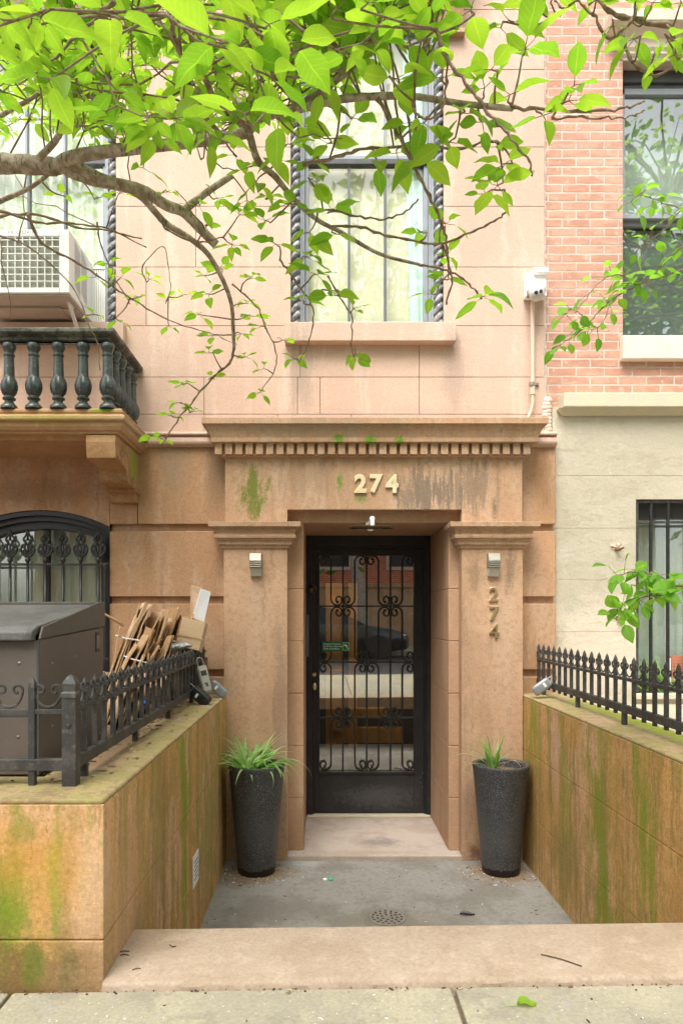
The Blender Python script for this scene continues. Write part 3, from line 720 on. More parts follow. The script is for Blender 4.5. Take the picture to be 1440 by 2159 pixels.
def big_window(x0, x1, label, ac=False):
    Yf = YU + .10
    m_ = MB()
    def bar(xa, xb, za, zb, y0, y1): m_.box(xa, xb, Yf + y0, Yf + y1, za, zb)
    # fixed frame beside the rope moulding
    bar(x0, x0 + .095, ZS, ZT, -.045, .10); bar(x1 - .095, x1, ZS, ZT, -.045, .10)
    bar(x0 + .095, x1 - .095, ZT - .06, ZT, -.04, .10)
    bar(x0 + .060, x0 + .080, ZS, ZT, -.062, -.045); bar(x1 - .080, x1 - .060, ZS, ZT, -.062, -.045)
    f = m_.build('window', M['frame_grey'], H, bevel=.004)
    m_ = MB(); bz = ZS + .075; mr = 4.35
    bar(x0 + .095, x1 - .095, ZS, bz, .005, .06)
    bar(x0 + .095, x0 + .125, bz, mr, .005, .06); bar(x1 - .125, x1 - .095, bz, mr, .005, .06)
    w = (x1 - x0 - .25) / 3; mu = MB()
    xm0 = x0 + .125
    for k in (1, 2):
        xm = xm0 + w * k + (.015 if k == 1 else .0)
        mu.box(xm - .009, xm + .009, Yf + .010, Yf + .05, bz, mr)
    m_.build('lower_sash', M['frame_grey'], f, bevel=.003); mu.build('muntin_bars', M['muntin'], f, bevel=.002)
    m_ = MB()
    bar(x0 + .095, x1 - .095, mr, mr + .038, -.01, .05)
    m_.build('meeting_rail', M['frame_dark'], f, bevel=.003)
    m_ = MB()
    bar(x0 + .095, x1 - .095, mr + .038, mr + .065, -.005, .05); bar(x0 + .095, x0 + .125, mr + .06, ZT - .06, -.005, .05); bar(x1 - .125, x1 - .095, mr + .06, ZT - .06, -.005, .05)
    for k in (1, 2):
        xm = xm0 + w * k; bar(xm - .009, xm + .009, mr + .06, ZT - .06, .0, .045)
    m_.build('upper_sash', M['frame_grey'], f, bevel=.003)
    m_ = MB(); m_.box(x0 + .1, x1 - .1, Yf + .030, Yf + .034, bz - .01, mr + .01); m_.build('pane', M['glass'], f)
    m_ = MB(); m_.box(x0 + .1, x1 - .1, Yf + .022, Yf + .026, mr + .05, ZT - .05); m_.build('pane', M['glass'], f)
    for xx in (x0 + .032, x1 - .032):
        rope_mb(xx, YU + .033, ZS + .005, ZT - .005).build('rope_moulding', M['rope'], f, smooth=True)
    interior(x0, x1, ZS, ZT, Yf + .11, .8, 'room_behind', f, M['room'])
    return f


wc = big_window(*WC, '')
mb = MB(); mb.box(WC[0] + .05, WC[1] - .05, 5.165, 5.168, ZS + .02, ZT); mb.build('roller_blind', M['blind'], wc)
curtain(.575, .765, ZS + .05, ZT, 5.142, 'side_curtain', M['curtain'], wc, amp=.010, lean=.06)
wl = big_window(*WB, '')
curtain(WB[0] + .1, WB[1] - .1, ZS + .05, ZT, 5.19, 'sheer_curtain', M['sheer'], wl)
for (xa, xb) in ((-.268, .928), (-2.62, -1.39)):
    mb = MB(); mb.box(xa, xb, YU - .075, YU + .12, ZS - .135, ZS - .002)
    mb.build('window_sill', M['stone_up'], H, bevel=.005)
# heads of the windows: lintel shelf on brackets
for (xa, xb) in (WC, WB):
    mb = MB(); mb.mould(xa - .04, xb + .04, YU, YU + .02, [(.0, 5.52), (.06, 5.53), (.06, 5.60), (.16, 5.63), (.17, 5.72), (.0, 5.74)]); hd = mb.build('window_head', M['stone_low'], H, bevel=.003)
    for q in (xa - .03, xb + .03):
        pr = [(YU + .01, 5.18), (YU - .035, 5.19), (YU - .04, 5.21), (YU - .07, 5.35), (YU - .115, 5.44), (YU - .12, 5.53), (YU + .01, 5.53)]
        mb = MB(); mb.prism_x(pr, q - .07, q + .10); mb.box(q - .085, q + .115, YU - .05, YU + .01, 5.185, 5.215); mb.build('head_bracket', M['stone_low'], hd, bevel=.004)

# ---- balcony ----------------------------------------------------------------
BX1 = -1.215
pf = [(.0, 2.205), (-.02, 2.21)]
mb = MB()
mb.mould(-3.6, BX1 - .05, 4.34, 4.99, [(-.06, 2.195), (-.05, 2.215), (.0, 2.222), (.0, 2.232), (.016, 2.240), (.03, 2.262), (.034, 2.285), (.05, 2.29), (.056, 2.30), (.056, 2.318), (.046, 2.328), (.030, 2.332), (.030, 2.339), (.036, 2.345), (.036, 2.36), (.026, 2.37)])
bal = mb.build('balcony', surf('balcony_stone', (.43, .255, .135), [((2, 2, 6), .42, .66, (.35, .20, .09), .7), ((14, 14, 5), .55, .75, (.50, .36, .2), .5)], spots=[(tuple(at(210, 862, 4.27)), (.10, .1, .015), (.16, .3, .01), 1., (50, 50, 50)), (tuple(at(100, 880, 4.27)), (.5, .2, .03), (.33, .28, .08), .7, (9, 9, 9)), (tuple(at(285, 905, 4.5)), (.15, .3, .05), (.42, .38, .22), .6, (10, 10, 10))]), H, bevel=.002, seg=1)
prof = [(.051, 0), (.051, .012), (.046, .020), (.036, .030), (.026, .042), (.026, .052), (.037, .057), (.039, .066), (.030, .073), (.031, .080), (.045, .097), (.053, .122), (.054, .145), (.049, .168), (.038, .190), (.033, .197), (.032, .21), (.0305, .27), (.028, .318), (.028, .322), (.034, .326), (.034, .335), (.028, .339), (.028, .350), (.034, .362), (.040, .374), (.041, .386), (.038, .40)]
mb = MB(); mb.lathe(prof, (0, 0, 0), 40, 0, lambda a, z: (-.10 * abs(math.sin(6 * a)) ** .5 if .078 < z < .195 else 0))
B0 = at(228, 858, 4.33); mb.xf(Matrix.Translation((-1.325, 4.33, 2.37)))
b0 = mb.build('baluster', M['green_iron'], bal, smooth='auto')
for k in range(1, 9):
    copy_part(b0, bal, (-.152 * k, 0, 0))
for k in range(1, 5):
    copy_part(b0, bal, (.0, .137 * k, 0))
mb = MB()
pr = [(-.045, 2.768), (-.05, 2.775), (-.05, 2.79), (-.035, 2.795), (-.04, 2.81), (-.01, 2.822), (.0, 2.83), (.002, 2.85), (-.008, 2.858)]
mb.loft([[V((-3.6, 4.38 + p, z)), V((-3.6, 4.28 - p, z)), V((-1.275 + p, 4.28 - p, z)), V((-1.275 + p, 4.99, z)), V((-1.375 - p, 4.99, z)), V((-1.375 - p, 4.38 + p, z))] for p, z in pr])
mb.build('hand_rail', M['rail_old'], bal, bevel=.002, seg=1)
mb = MB()
x0b, x1b = -1.462, -1.282
pr = [(YW + .02, 2.215), (4.345, 2.215), (4.335, 2.17), (4.35, 2.075), (4.365, 2.066), (4.53, 2.062), (4.585, 2.04), (4.60, 1.985), (4.63, 1.966), (4.775, 1.962), (4.785, 1.938), (4.80, 1.934), (4.815, 1.93), (4.84, 1.876), (YW + .02, 1.868)]
mb.prism_x(pr, x0b, x1b)
mb.box(x0b - .012, x1b + .012, 4.77, YW, 1.936, 1.962)
for (cy, cz_, r) in ((4.47, 2.14, .055), (4.72, 2.0, .036)):
    pts = []
    for k in range(34):
        a = -PI * .5 + 2 * PI * 1.5 * k / 33; r_ = r * (1 - .8 * k / 33); pts.append((x1b, cy + r_ * math.cos(a), cz_ + r_ * math.sin(a)))
    mb.tube(pts, .008, 6)
mb.tube(crom([(x1b, 4.36, 2.09), (x1b, 4.43, 2.075), (x1b, 4.52, 2.10), (x1b, 4.56, 2.16), (x1b, 4.62, 2.13), (x1b, 4.66, 2.04), (x1b, 4.70, 1.965)], 6), .008, 6)
mb.build('bracket', surf('bracket_stone', (.37, .215, .105), [((6, 6, 6), .42, .68, (.28, .15, .06), .7), (40., .48, .7, (.42, .27, .14), .5)], spots=[((-1.28, 4.76, 2.12), (.04, .12, .12), (.22, .30, .02), .85, (14, 14, 8))]), bal, bevel=.004)

# ---- arched window under the balcony ---------------------------------------
def arch_ring(m_, Y0, Y1, dr0, dr1, zb, s0, s1):
    """a band following the arch and the jambs: outer inset s0/dr0, inner inset s1/dr1"""
    def path(s, dr):
        xa, xb = AX0 + s, AX1 - s
        pts = [(xa, zb)] + [(xa + (xb - xa) * i / 18, arch(xa + (xb - xa) * i / 18, 0) - dr) for i in range(19)] + [(xb, zb)]
        return pts
    po, pi_ = path(s0, dr0), path(s1, dr1)
    for i in range(len(po) - 1):
        a, b, c, d = po[i], po[i + 1], pi_[i + 1], pi_[i]
        m_.quad((a[0], Y0, a[1]), (b[0], Y0, b[1]), (c[0], Y0, c[1]), (d[0], Y0, d[1]))
        m_.quad((d[0], Y0, d[1]), (c[0], Y0, c[1]), (c[0], Y1, c[1]), (d[0], Y1, d[1]))
        m_.quad((a[0], Y0, a[1]), (a[0], Y1, a[1]), (b[0], Y1, b[1]), (b[0], Y0, b[1]))
mb = MB()
arch_ring(mb, YW + .015, YW + .19, .0, .035, .7, .0, .03); arch_ring(mb, YW + .05, YW + .19, .035, .07, .7, .03, .055); arch_ring(mb, YW + .085, YW + .19, .07, .12, .7, .055, .085)
mb.box((AX0 + AX1) / 2 - .02, (AX0 + AX1) / 2 + .02, YW + .12, YW + .16, .7, 1.72)
aw = mb.build('arched_window', M['black_paint'], H)
mb = MB(); mb.box(AX0 + .06, AX1 - .06, YW + .14, YW + .145, .7, 1.80); mb.build('pane', M['glass_dark'], aw)
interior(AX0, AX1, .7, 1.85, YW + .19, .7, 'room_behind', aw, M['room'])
curtain(AX0 + .05, AX1 - .05, .7, 1.8, YW + .215, 'sheer_curtain', M['sheer'], aw, amp=.012, wl=.1)
mb = MB(); zr = at(0, 1190, 4.86).z
mb.box(AX0 - .01, AX1 + .005, 4.853, 4.867, zr - .009, zr + .009); mb.box(AX0 - .01, AX1 + .005, 4.853, 4.867, .78, .80); mb.box(AX1 - .03, AX1 - .012, 4.851, 4.869, .77, zr)
wg = mb.build('window_guard', M['iron_dark'], H, bevel=.002)
def finial_bar():
    m_ = MB(); m_.tube([(0, 0, .74 - zr), (0, 0, .0)], .0105, 8)
    m_.lathe([(.011, 0), (.011, .015), (.017, .022), (.019, .034), (.012, .046), (.010, .052)], (0, 0, 0), 10)
    for s in (-1, 1):
        m_.tube(crom([(s * .008, 0, .05), (s * .036, 0, .075), (s * .047, 0, .105), (s * .034, 0, .135), (s * .022, 0, .128), (s * .030, 0, .112)], 5), .0085, 6)
        m_.tube(crom([(s * .004, 0, .05), (s * .016, 0, .085), (s * .022, 0, .12), (s * .014, 0, .15), (s * .024, 0, .170)], 5), .0085, 6)
        m_.tube(crom([(s * .003, 0, .052), (s * .022, 0, .08), (s * .036, 0, .098)], 4), .0065, 6)
        m_.tube(crom([(s * .006, 0, .138), (s * .026, 0, .164), (s * .028, 0, .178), (s * .012, 0, .203), (0, 0, .238)], 5), .0075, 6)
    m_.tube([(0, 0, .05), (0, 0, .14)], .007, 6)
    m_.tube([(0, 0, .165), (0, 0, .245)], [.010, .002], 6)
    return m_
fb = finial_bar().xf(Matrix.Translation((at(208, 0, 4.86).x, 4.86, zr))).build('spear_bar', M['iron_dark'], wg, smooth=True)
for k in range(1, 9):
    copy_part(fb, wg, (-.1219 * k, 0, 0))
# ================================================================== BRICK HOUSE AT THE RIGHT
YB, YS = 5.0, 4.95
N = thing('brick_house', 'pink brick house front with cream stucco base right of the brownstone', 'house', (2.4, 5., 0))
wx0, wx1, wz0, wz1 = at(1312, 0, YB).x, 3.15, at(0, 712, YB).z, at(0, 130, YB).z
mb = MB()
zb0 = at(0, 872, YB).z
for (a, b, c, d) in ((1.565, 1.70, 2.0, zb0), (1.565, wx0, zb0, 6), (wx0, wx1, zb0, wz0), (wx0, wx1, wz1, 6), (wx1, 4.4, zb0, 6)):
    mb.box(a, b, YB, YB + .25, c, d)
mb.build('brick_wall', M['brick'], N)
# smeared mortar along the party line
rnd = random.Random(4)
mb = MB(); pts = []
z = 2.2
L, Rr = [], []
while z < 5.9:
    w = .010 + .012 * rnd.random() + (.05 * max(0, 1 - abs(z - 2.33) / .16))
    L.append(V((1.560, YB - .010 - .004 * rnd.random(), z))); Rr.append(V((1.57 + w, YB - .003, z)))
    z += .035
for i in range(len(L) - 1):
    mb.quad(L[i], Rr[i], Rr[i + 1], L[i + 1]); mb.quad(L[i] + V((0, .1, 0)), L[i], L[i + 1], L[i + 1] + V((0, .1, 0)))
for k in range(12):
    z = 2.33 + k * .026; mb.ellipsoid((1.59 + rnd.uniform(-.008, .008), 4.982, z), .034 + .012 * rnd.random(), .030, .032, 10, 6)
mb.build('mortar_smear', M['mortar_smear'], N, smooth=True)
# stucco base with its ledge
bx0, bx1, bz0, bz1 = at(1340, 0, YS).x, 3.1, at(0, 1462, YS).z, at(0, 1053, YS).z
zt = at(0, 905, YS).z
mb = MB()
zs = [-.1, .1, bz0, .98, 1.345, 1.71, 2.08, at(0, 858, YS).z]
def stone_rows(x0, x1, za, zb):
    for i in range(len(zs) - 1):
        a, b = max(zs[i], za), min(zs[i + 1], zb)
        if b - a > .01: mb.box(x0, x1, YS, YS + .2, a + .0012, b - .0012)
    mb.box(x0, x1, YS + .004, YS + .2, za, zb)
top = zs[-1]
stone_rows(1.615, bx0, -.1, top); stone_rows(bx0, bx1, -.1, bz0); stone_rows(bx0, bx1, bz1, top); stone_rows(bx1, 4.4, -.1, top)
mb.build('stucco_base', M['stucco'], N, bevel=.001, seg=1)
mb = MB(); lx = at(1187, 0, 4.88).x
i0 = 0; mb.box(lx, 4.4, 4.87, 5.02, at(0, 858, 4.87).z, at(0, 827, 4.87).z)
mb.mould(lx + .02, 4.4, 4.93, 5.02, [(.0, 2.50), (.03, 2.53), (.05, 2.545)])
mb.build('stucco_ledge', M['stucco_trim'], N, bevel=.008)
# upstairs window
Yf = YB + .10
mb = MB()
def bar(xa, xb, za, zb, y0, y1): mb.box(xa, xb, Yf + y0, Yf + y1, za, zb)
f0 = wz1 - .115
bar(wx0, wx0 + .022, wz0, wz1, -.03, .1); bar(wx0 + .022, wx1, f0 + .03, wz1, -.02, .1); bar(wx0 + .022, wx1, f0, f0 + .03, .0, .1); bar(wx0 + .022, wx0 + .034, wz0, f0, -.01, .1)
w1 = mb.build('window', M['frame_dark'], N, bevel=.003)
mz = at(0, 440, YB).z
mb = MB()
bar(wx0 + .034, wx1, mz - .016, mz + .016, -.005, .05); bar(wx0 + .034, wx0 + .058, mz, f0, .0, .05); bar(wx0 + .034, wx1, f0 - .045, f0, .0, .05)
bar(wx0 + .034, wx0 + .052, wz0, mz, .03, .07); bar(wx0 + .034, wx1, wz0, wz0 + .055, .02, .07); bar(wx0 + .034, wx1, mz - .05, mz - .016, .03, .07)
mb.build('sash', M['frame_grey'], w1, bevel=.003)
mb = MB(); mb.box(wx0 + .04, wx1, Yf + .025, Yf + .029, mz, f0); mb.build('pane', M['glass_dark'], w1)
mb = MB(); mb.box(wx0 + .04, wx1, Yf + .05, Yf + .054, wz0 + .02, mz); mb.build('pane', M['glass_dark'], w1)
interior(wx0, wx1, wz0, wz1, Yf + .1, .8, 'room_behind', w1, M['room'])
mb = MB(); mb.box(wx0 + .03, wx1, 5.30, 5.305, 4.02, wz1); mb.build('roller_blind', M['sheer'], w1)
mb = MB(); mb.box(wx0 + .03, wx1, 5.34, 5.345, wz0, 4.02); mb.build('grey_backing', surf('grey_backing', (.30, .325, .30), [(3., .45, .7, (.22, .24, .22), .6)], grain=.02, bumps=()), w1)  # backing sheet added to give the lower pane its grey tone
mb = MB(); mb.box(wx0 - .02, wx1 + .05, YB - .055, YB + .12, at(0, 757, 4.95).z, wz0 - .002); mb.build('window_sill', M['sill_pale'], N, bevel=.008)
mb = MB(); mb.mould(wx0 + .01, wx1 - .01, YB, YB + .05, [(.01, wz1 + .002), (.012, wz1 + .015), (.03, wz1 + .035), (.03, wz1 + .05), (.045, wz1 + .07), (.045, wz1 + .13), (.13, wz1 + .19), (.14, wz1 + .26), (.0, wz1 + .28)]); mb.build('window_head', M['sill_pale'], N, bevel=.002)
# basement window
Yf = YS + .09
mb = MB()
bar(bx0, bx0 + .05, bz0, bz1, -.02, .1); bar(bx0 + .05, bx1, bz1 - .12, bz1, .02, .1); bar(bx0 + .05, bx1, bz0, bz0 + .09, .02, .1)
w2 = mb.build('window', M['frame_dark'], N, bevel=.003)
mb = MB(); mb.box(bx0 + .04, bx1, Yf + .055, Yf + .059, bz0 + .05, bz1 - .1); mb.build('pane', M['glass_dark'], w2)
interior(bx0, bx1, bz0, bz1, Yf + .1, .7, 'room_behind', w2, M['room'])
curtain(bx0 + .04, bx1, bz0 + .05, bz1 - .1, 5.165, 'sheer_curtain', M['sheer'], w2, amp=.012, wl=.09)
mb = MB(); mb.box(bx0 - .03, bx1, YS - .03, YS + .1, bz0 - .04, bz0 - .002); mb.build('window_sill', M['stucco_trim'], N, bevel=.006)
mb = MB(); yg = YS + .025
zc = at(0, 1100, YS).z
mb.box(bx0 + .002, bx0 + .024, yg - .012, yg + .012, bz0, bz1 - .003); mb.box(bx0 + .024, bx1, yg - .006, yg + .006, zc - .009, zc + .009); mb.box(bx0 + .024, bx1, yg - .006, yg + .006, bz0 + .06, bz0 + .078); mb.box(bx0 + .024, bx1, yg - .012, yg + .012, bz1 - .022, bz1 - .003)
wgd = mb.build('window_guard', M['iron'], N, bevel=.002)
mb = MB(); mb.tube([(bx0 + .115, yg, bz0 + .01), (bx0 + .115, yg, bz1 - .02)], .0125, 8)
gb = mb.build('guard_bar', M['iron_dark'], wgd, smooth='auto')
for k in range(1, 7):
    copy_part(gb, wgd, (.121 * k, 0, 0))
# broken pins left in the stucco
for (qx, qy, s_, lab) in ((1302, 1155, 1., 'upper rusty broken pin in the cream stucco beside the barred window'), (1304, 1302, .85, 'lower broken pin in the cream stucco behind the leaf stem')):
    c = at(qx, qy, YS)
    t_ = thing('wall_pin', lab, 'broken pin', tuple(c), 'broken pins in the stucco')
    mb = MB(); rnd = random.Random(int(qx)); mb.ellipsoid((c.x - .01, YS, c.z + .012), .042 * s_, .014, .028 * s_, 14, 8)
    for p in mb.v: p += V((rnd.uniform(-.006, .006), rnd.uniform(-.006, .006), rnd.uniform(-.006, .006)))
    mb.build('mortar_lump', M['rubble'], t_)
    mb = MB(); mb.tube([(c.x - .02, YS + .02, c.z - .01), (c.x - .004, YS - .03, c.z - .012), (c.x + .022, YS - .05, c.z - .002)], [.012 * s_, .011 * s_, .006 * s_], 7); mb.build('rusty_stub', M['rust'], t_)
# things on the basement sill
c = at(1436, 1400, 4.965)
cr = thing('plastic_crate', 'terracotta plastic mesh basket on the sill of the barred basement window', 'basket', (c.x, 4.98, bz0))
mb = MB()
for i in range(9):
    xx = c.x - .05 + i * .022; mb.box(xx, xx + .009, 5.0, 5.006, bz0, bz0 + .26)
for j in range(13):
    mb.box(c.x - .05, c.x + .14, 4.999, 5.007, bz0 + j * .0212, bz0 + j * .0212 + .009)
mb.box(c.x - .052, c.x + .15, 5.035, 5.038, bz0, bz0 + .26)
mb.build('mesh_side', M['plastic_red'], cr)
mb = MB(); mb.box(c.x - .082, c.x - .056, 5.0, 5.03, bz0, bz0 + .245); mb.build('white_edge', M['white'], cr, bevel=.003)

# ================================================================== SMALL THINGS ON THE HOUSE
for (xa, lab) in ((527, 'square steel wall light on the left door pilaster'), (1029, 'square steel wall light on the right door pilaster above the vertical number')):
    c = at(xa + 12, 1191, 4.73); t_ = thing('wall_light', lab, 'wall light', (c.x, YP, c.z - .076), 'steel wall lights beside the door')
    mb = MB(); x0, x1 = c.x - .039, c.x + .039
    mb.prism_x([(YP, c.z - .02), (YP - .055, c.z - .02), (YP - .062, c.z + .03), (YP - .045, c.z + .078), (YP, c.z + .078)], x0, x1)
    for k in range(4):
        mb.box(x0 - .001, x1 + .001, YP - .066, YP, c.z - .018 + k * .0125, c.z - .0115 + k * .0125)
    mb.build('housing', M['steel'], t_, bevel=.0015)
    mb = MB(); mb.prism_x([(YP, c.z - .078), (YP - .028, c.z - .076), (YP - .054, c.z - .021), (YP, c.z - .021)], x0 + .003, x1 - .003); mb.build('diffuser', M['diffuser'], t_, bevel=.001)


def numeral(ch, px, py, h, Y, mat, lab, grp, off):
    c = at(px, py, Y); tm = text_mb(ch, h / .70, .006, off)
    xs_ = [p.x for p in tm.v]; ys_ = [p.y for p in tm.v]
    cx, cy = (min(xs_) + max(xs_)) / 2, (min(ys_) + max(ys_)) / 2
    sy = h / (max(ys_) - min(ys_))
    tm.xf(Matrix.Translation((c.x, YP - .0075, c.z)) @ UPRIGHT @ Matrix.Diagonal((sy, sy, 1, 1)) @ Matrix.Translation((-cx, -cy, 0)))
    o = tm.build('house_number', mat); tag(o, lab, 'house number', grp)
for ch, px in (('2', 760), ('7', 793), ('4', 826)):
    numeral(ch, px, 1020, .128, 4.765, M['cream_num'], 'large bold brass numeral %s on the lintel above the door' % ch, 'big numerals above the door', .006)
for ch, px, py in (('2', 1040, 1253), ('7', 1041, 1293), ('4', 1041, 1330)):
    numeral(ch, px, py, .097, 4.765, M['brass'], 'thin brass numeral %s stacked on the right pilaster' % ch, 'thin numerals on the pilaster', .0005)

# lamp over the door
c = at(785, 1112, 4.66); zl = c.z
t_ = thing('door_lamp', 'slim picture light on a white arm above the black door', 'lamp', (c.x, YJ, zl + .03))
mb = MB(); mb.tube(crom([(c.x, 4.875, zl + .035), (c.x, 4.78, zl + .055), (c.x, 4.69, zl + .06), (c.x, 4.66, zl + .04), (c.x, 4.655, zl + .005)], 6), .014, 10); mb.ellipsoid((c.x, 4.67, zl + .058), .018, .018, .018, 12, 8)
mb.lathe([(.035, 0), (.035, .012), (.02, .018)], (0, 0, 0), 16)
for p in mb.v[-48:]: p.x, p.y, p.z = c.x + p.x, 4.87 - p.z, zl + .035 + p.y
mb.build('arm', M['white'], t_, smooth='auto')
mb = MB(); x0, x1 = at(735, 0, 4.66).x, at(828, 0, 4.66).x
mb.tube([(x0, 4.655, zl), (x0 + .02, 4.655, zl), (x1 - .02, 4.655, zl), (x1, 4.655, zl)], [.007, .015, .015, .007], 10, flat=2.2); mb.build('shade', M['bronze'], t_, smooth='auto')

# bronze dome and intercom on the left reveal
c = at(655, 1243, 5.3)
t_ = thing('dome_bell', 'dark bronze dome on the left side of the door recess', 'door bell', (JX0, 5.55, c.z))
mb = MB(); mb.ellipsoid((JX0 + .035, 5.56, at(0, 1243, 5.56).z), .05, .05, .038, 18, 10); mb.build('dome', M['bronze'], t_, smooth=True)
mb = MB(); mb.box(JX0 - .002, JX0 + .010, 5.52, 5.60, at(0, 1243, 5.56).z - .045, at(0, 1243, 5.56).z + .045); mb.build('back_plate', M['frame_dark'], t_, bevel=.004)
t_ = thing('intercom_panel', 'slim grey intercom panel on the left side of the door recess', 'intercom', (JX0, 5.56, 1.0))
mb = MB(); za, zb = at(0, 1384, 5.56).z, at(0, 1296, 5.56).z; mb.box(JX0 - .002, JX0 + .022, 5.50, 5.62, za, zb); mb.build('body', surf('intercom_grey', (.12, .12, .12), rough=.4, grain=.02, bumps=()), t_, bevel=.006)
mb = MB()
for k in range(6): mb.box(JX0 + .022, JX0 + .0235, 5.53, 5.59, zb - .05 - k * .03, zb - .042 - k * .03)
mb.build('button', M['steel'], t_)

# security camera and its pipe
c = at(1124, 604, 4.9)
t_ = thing('security_camera', 'white security camera on a junction box beside the brick wall', 'camera', (1.5, YU, at(0, 635, YU).z))
za, zb = at(0, 636, YU).z, at(0, 584, YU).z; x0, x1 = at(1102, 0, YU).x, at(1146, 0, YU).x
mb = MB(); mb.box(x0, x1, YU - .07, YU, za + .004, zb); mb.box(x0 + .05, x1 + .008, YU - .10, YU - .02, zb - .02, zb + .025); mb.build('junction_box', M['white'], t_, bevel=.012, seg=3)
d = at(1130, 618, 4.84)
mb = MB(); mb.lathe([(.055, .0), (.06, .012), (.06, .045), (.05, .062), (.02, .07)], (d.x + .012, 4.86, d.z + .008), 24); mb.build('hood', M['white'], t_, smooth='auto')
mb = MB(); mb.ellipsoid((d.x + .006, 4.845, d.z - .004), .052, .052, .048, 20, 12); ball = mb.build('ball', surf('camera_ball', (.55, .54, .52), rough=.4, grain=.02, bumps=()), t_, smooth=True)
for dx, dz in ((-.018, -.008), (.014, .000)):
    mb = MB(); mb.lathe([(.013, 0), (.013, .006), (.009, .008), (.001, .009)], (0, 0, 0), 16); mb.xf(Matrix.Translation((d.x + .004 + dx, 4.845 - .045, d.z - .006 + dz)) @ Matrix.Rotation(PI / 2, 4, 'X')); mb.build('lens', M['darkglass'], ball, smooth='auto')
mb = MB(); mb.box(x0 + .006, x0 + .052, YU - .10, YU - .06, za - .002, za + .048); mb.build('cable_gland', M['steel'], t_, bevel=.006)
t_ = thing('conduit_pipe', 'beige painted conduit running down from the white security camera', 'pipe', (1.48, YU, 2.4))
P = [at(1122, 636, 4.93), at(1122, 700, 4.93), at(1122, 800, 4.93), at(1122, 832, 4.93), at(1122, 850, 4.93), at(1119, 866, 4.93), at(1113, 880, 4.93)]
mb = MB(); mb.tube(P[:4], .0135, 10); mb.tube(crom(P[3:], 4), .0115, 10); mb.build('pipe', M['conduit'], t_, smooth='auto')
mb = MB(); q = at(1122, 806, 4.93); mb.tube([q, at(1122, 832, 4.93)], .0175, 12); mb.build('coupling', M['conduit'], t_, smooth='auto')
mb = MB(); q = at(1125, 810, 4.96); mb.box(q.x - .03, q.x + .035, 4.955, 4.97, q.z - .008, q.z + .008); mb.tube([at(1120.5, 806, 4.925), at(1120.5, 813, 4.925)], .020, 10); mb.build('pipe_clip', M['steel'], t_)

# air conditioner
ax0, ax1, ay, az0, az1 = -2.335, -1.648, 4.565, 3.195, 3.608
t_ = thing('air_conditioner', 'white window air conditioner hanging out over the balcony', 'air conditioner', (-2.0, 4.97, 3.2))
mb = MB()
gx0, gx1, gz0, gz1 = ax0 + .05, at(127, 0, ay).x, az0 + .03, az1 - .045
mb.box(ax0, gx0, ay, 5.1, az0, az1); mb.box(gx1, ax1, ay, 5.1, az0, az1); mb.box(gx0, gx1, ay, 5.1, az0, gz0); mb.box(gx0, gx1, ay, 5.1, gz1, az1); mb.box(gx0, gx1, ay + .03, 5.1, gz0, gz1)
cs = mb.build('casing', M['white'], t_, bevel=.006, seg=3)
mb = MB(); mb.box(gx0 - .001, gx1 + .001, ay + .022, ay + .03, gz0, gz1); mb.build('cooling_fins', M['fins'], cs)
mb = MB(); k = 0
x = gx1
while x > gx0: mb.box(x - .005, x, ay + .002, ay + .010, gz0, gz1); x -= .0483
z = gz0
while z < gz1: mb.box(gx0, gx1, ay + .001, ay + .009, z, z + .005); z += .0448
mb.build('wire_grille', M['white'], cs)
mb = MB()
for col_ in (0, 1):
    for k in range(24):
        y0 = ay + .10 + col_ * .13; z0 = az0 + .055 + k * .0125
        mb.poly([(ax1 + .0006, y0, z0 + .05), (ax1 + .0006, y0 + .11, z0), (ax1 + .0006, y0 + .11, z0 + .0055), (ax1 + .0006, y0, z0 + .0555)])
mb.build('side_vent', M['frame_grey'], cs)
tm = text_mb('FRIGIDAIRE', .034, 0, .0003, 'LEFT', 1.15); q = at(18, 491, ay)
tm.xf(Matrix.Translation((q.x, ay - .0008, az1 - .021)) @ UPRIGHT); tm.build('lettering', M['frame_grey'], cs)
mb = MB(); mb.box(ax0 + .01, ax1 - .01, ay + .015, 5.1, az0 - .012, az0 + .002); mb.box(ax0 + .1, ax1 - .12, ay + .17, 5.08, az0 - .03, az0 - .01); mb.box(ax0 + .3, ax1 - .02, ay + .2, 5.05, az0 - .022, az0 - .010); mb.build('bottom_pan', M['ac_pan'], t_, bevel=.008)
mb = MB()
xx = ax1 + .0; 
while xx < WB[1] - .085:
    mb.box(xx, xx + .009, 5.03, 5.045, ZS, az1 - .02); mb.box(xx + .009, xx + .016, 5.04, 5.05, ZS, az1 - .02); xx += .016
mb.box(ax1, WB[1] - .075, 5.025, 5.05, az1 - .03, az1 - .01)
mb.build('accordion_panel', M['white'], t_)
mb = MB(); mb.box(ax1 - .055, ax1 - .035, ay + .10, 5.05, az0 - .02, az0 - .012); mb.tube([(ax1 - .045, ay + .12, az0 - .015), (ax1 - .045, 4.92, ZS - .12)], .013, 6); mb.build('support_bracket', M['white'], t_)

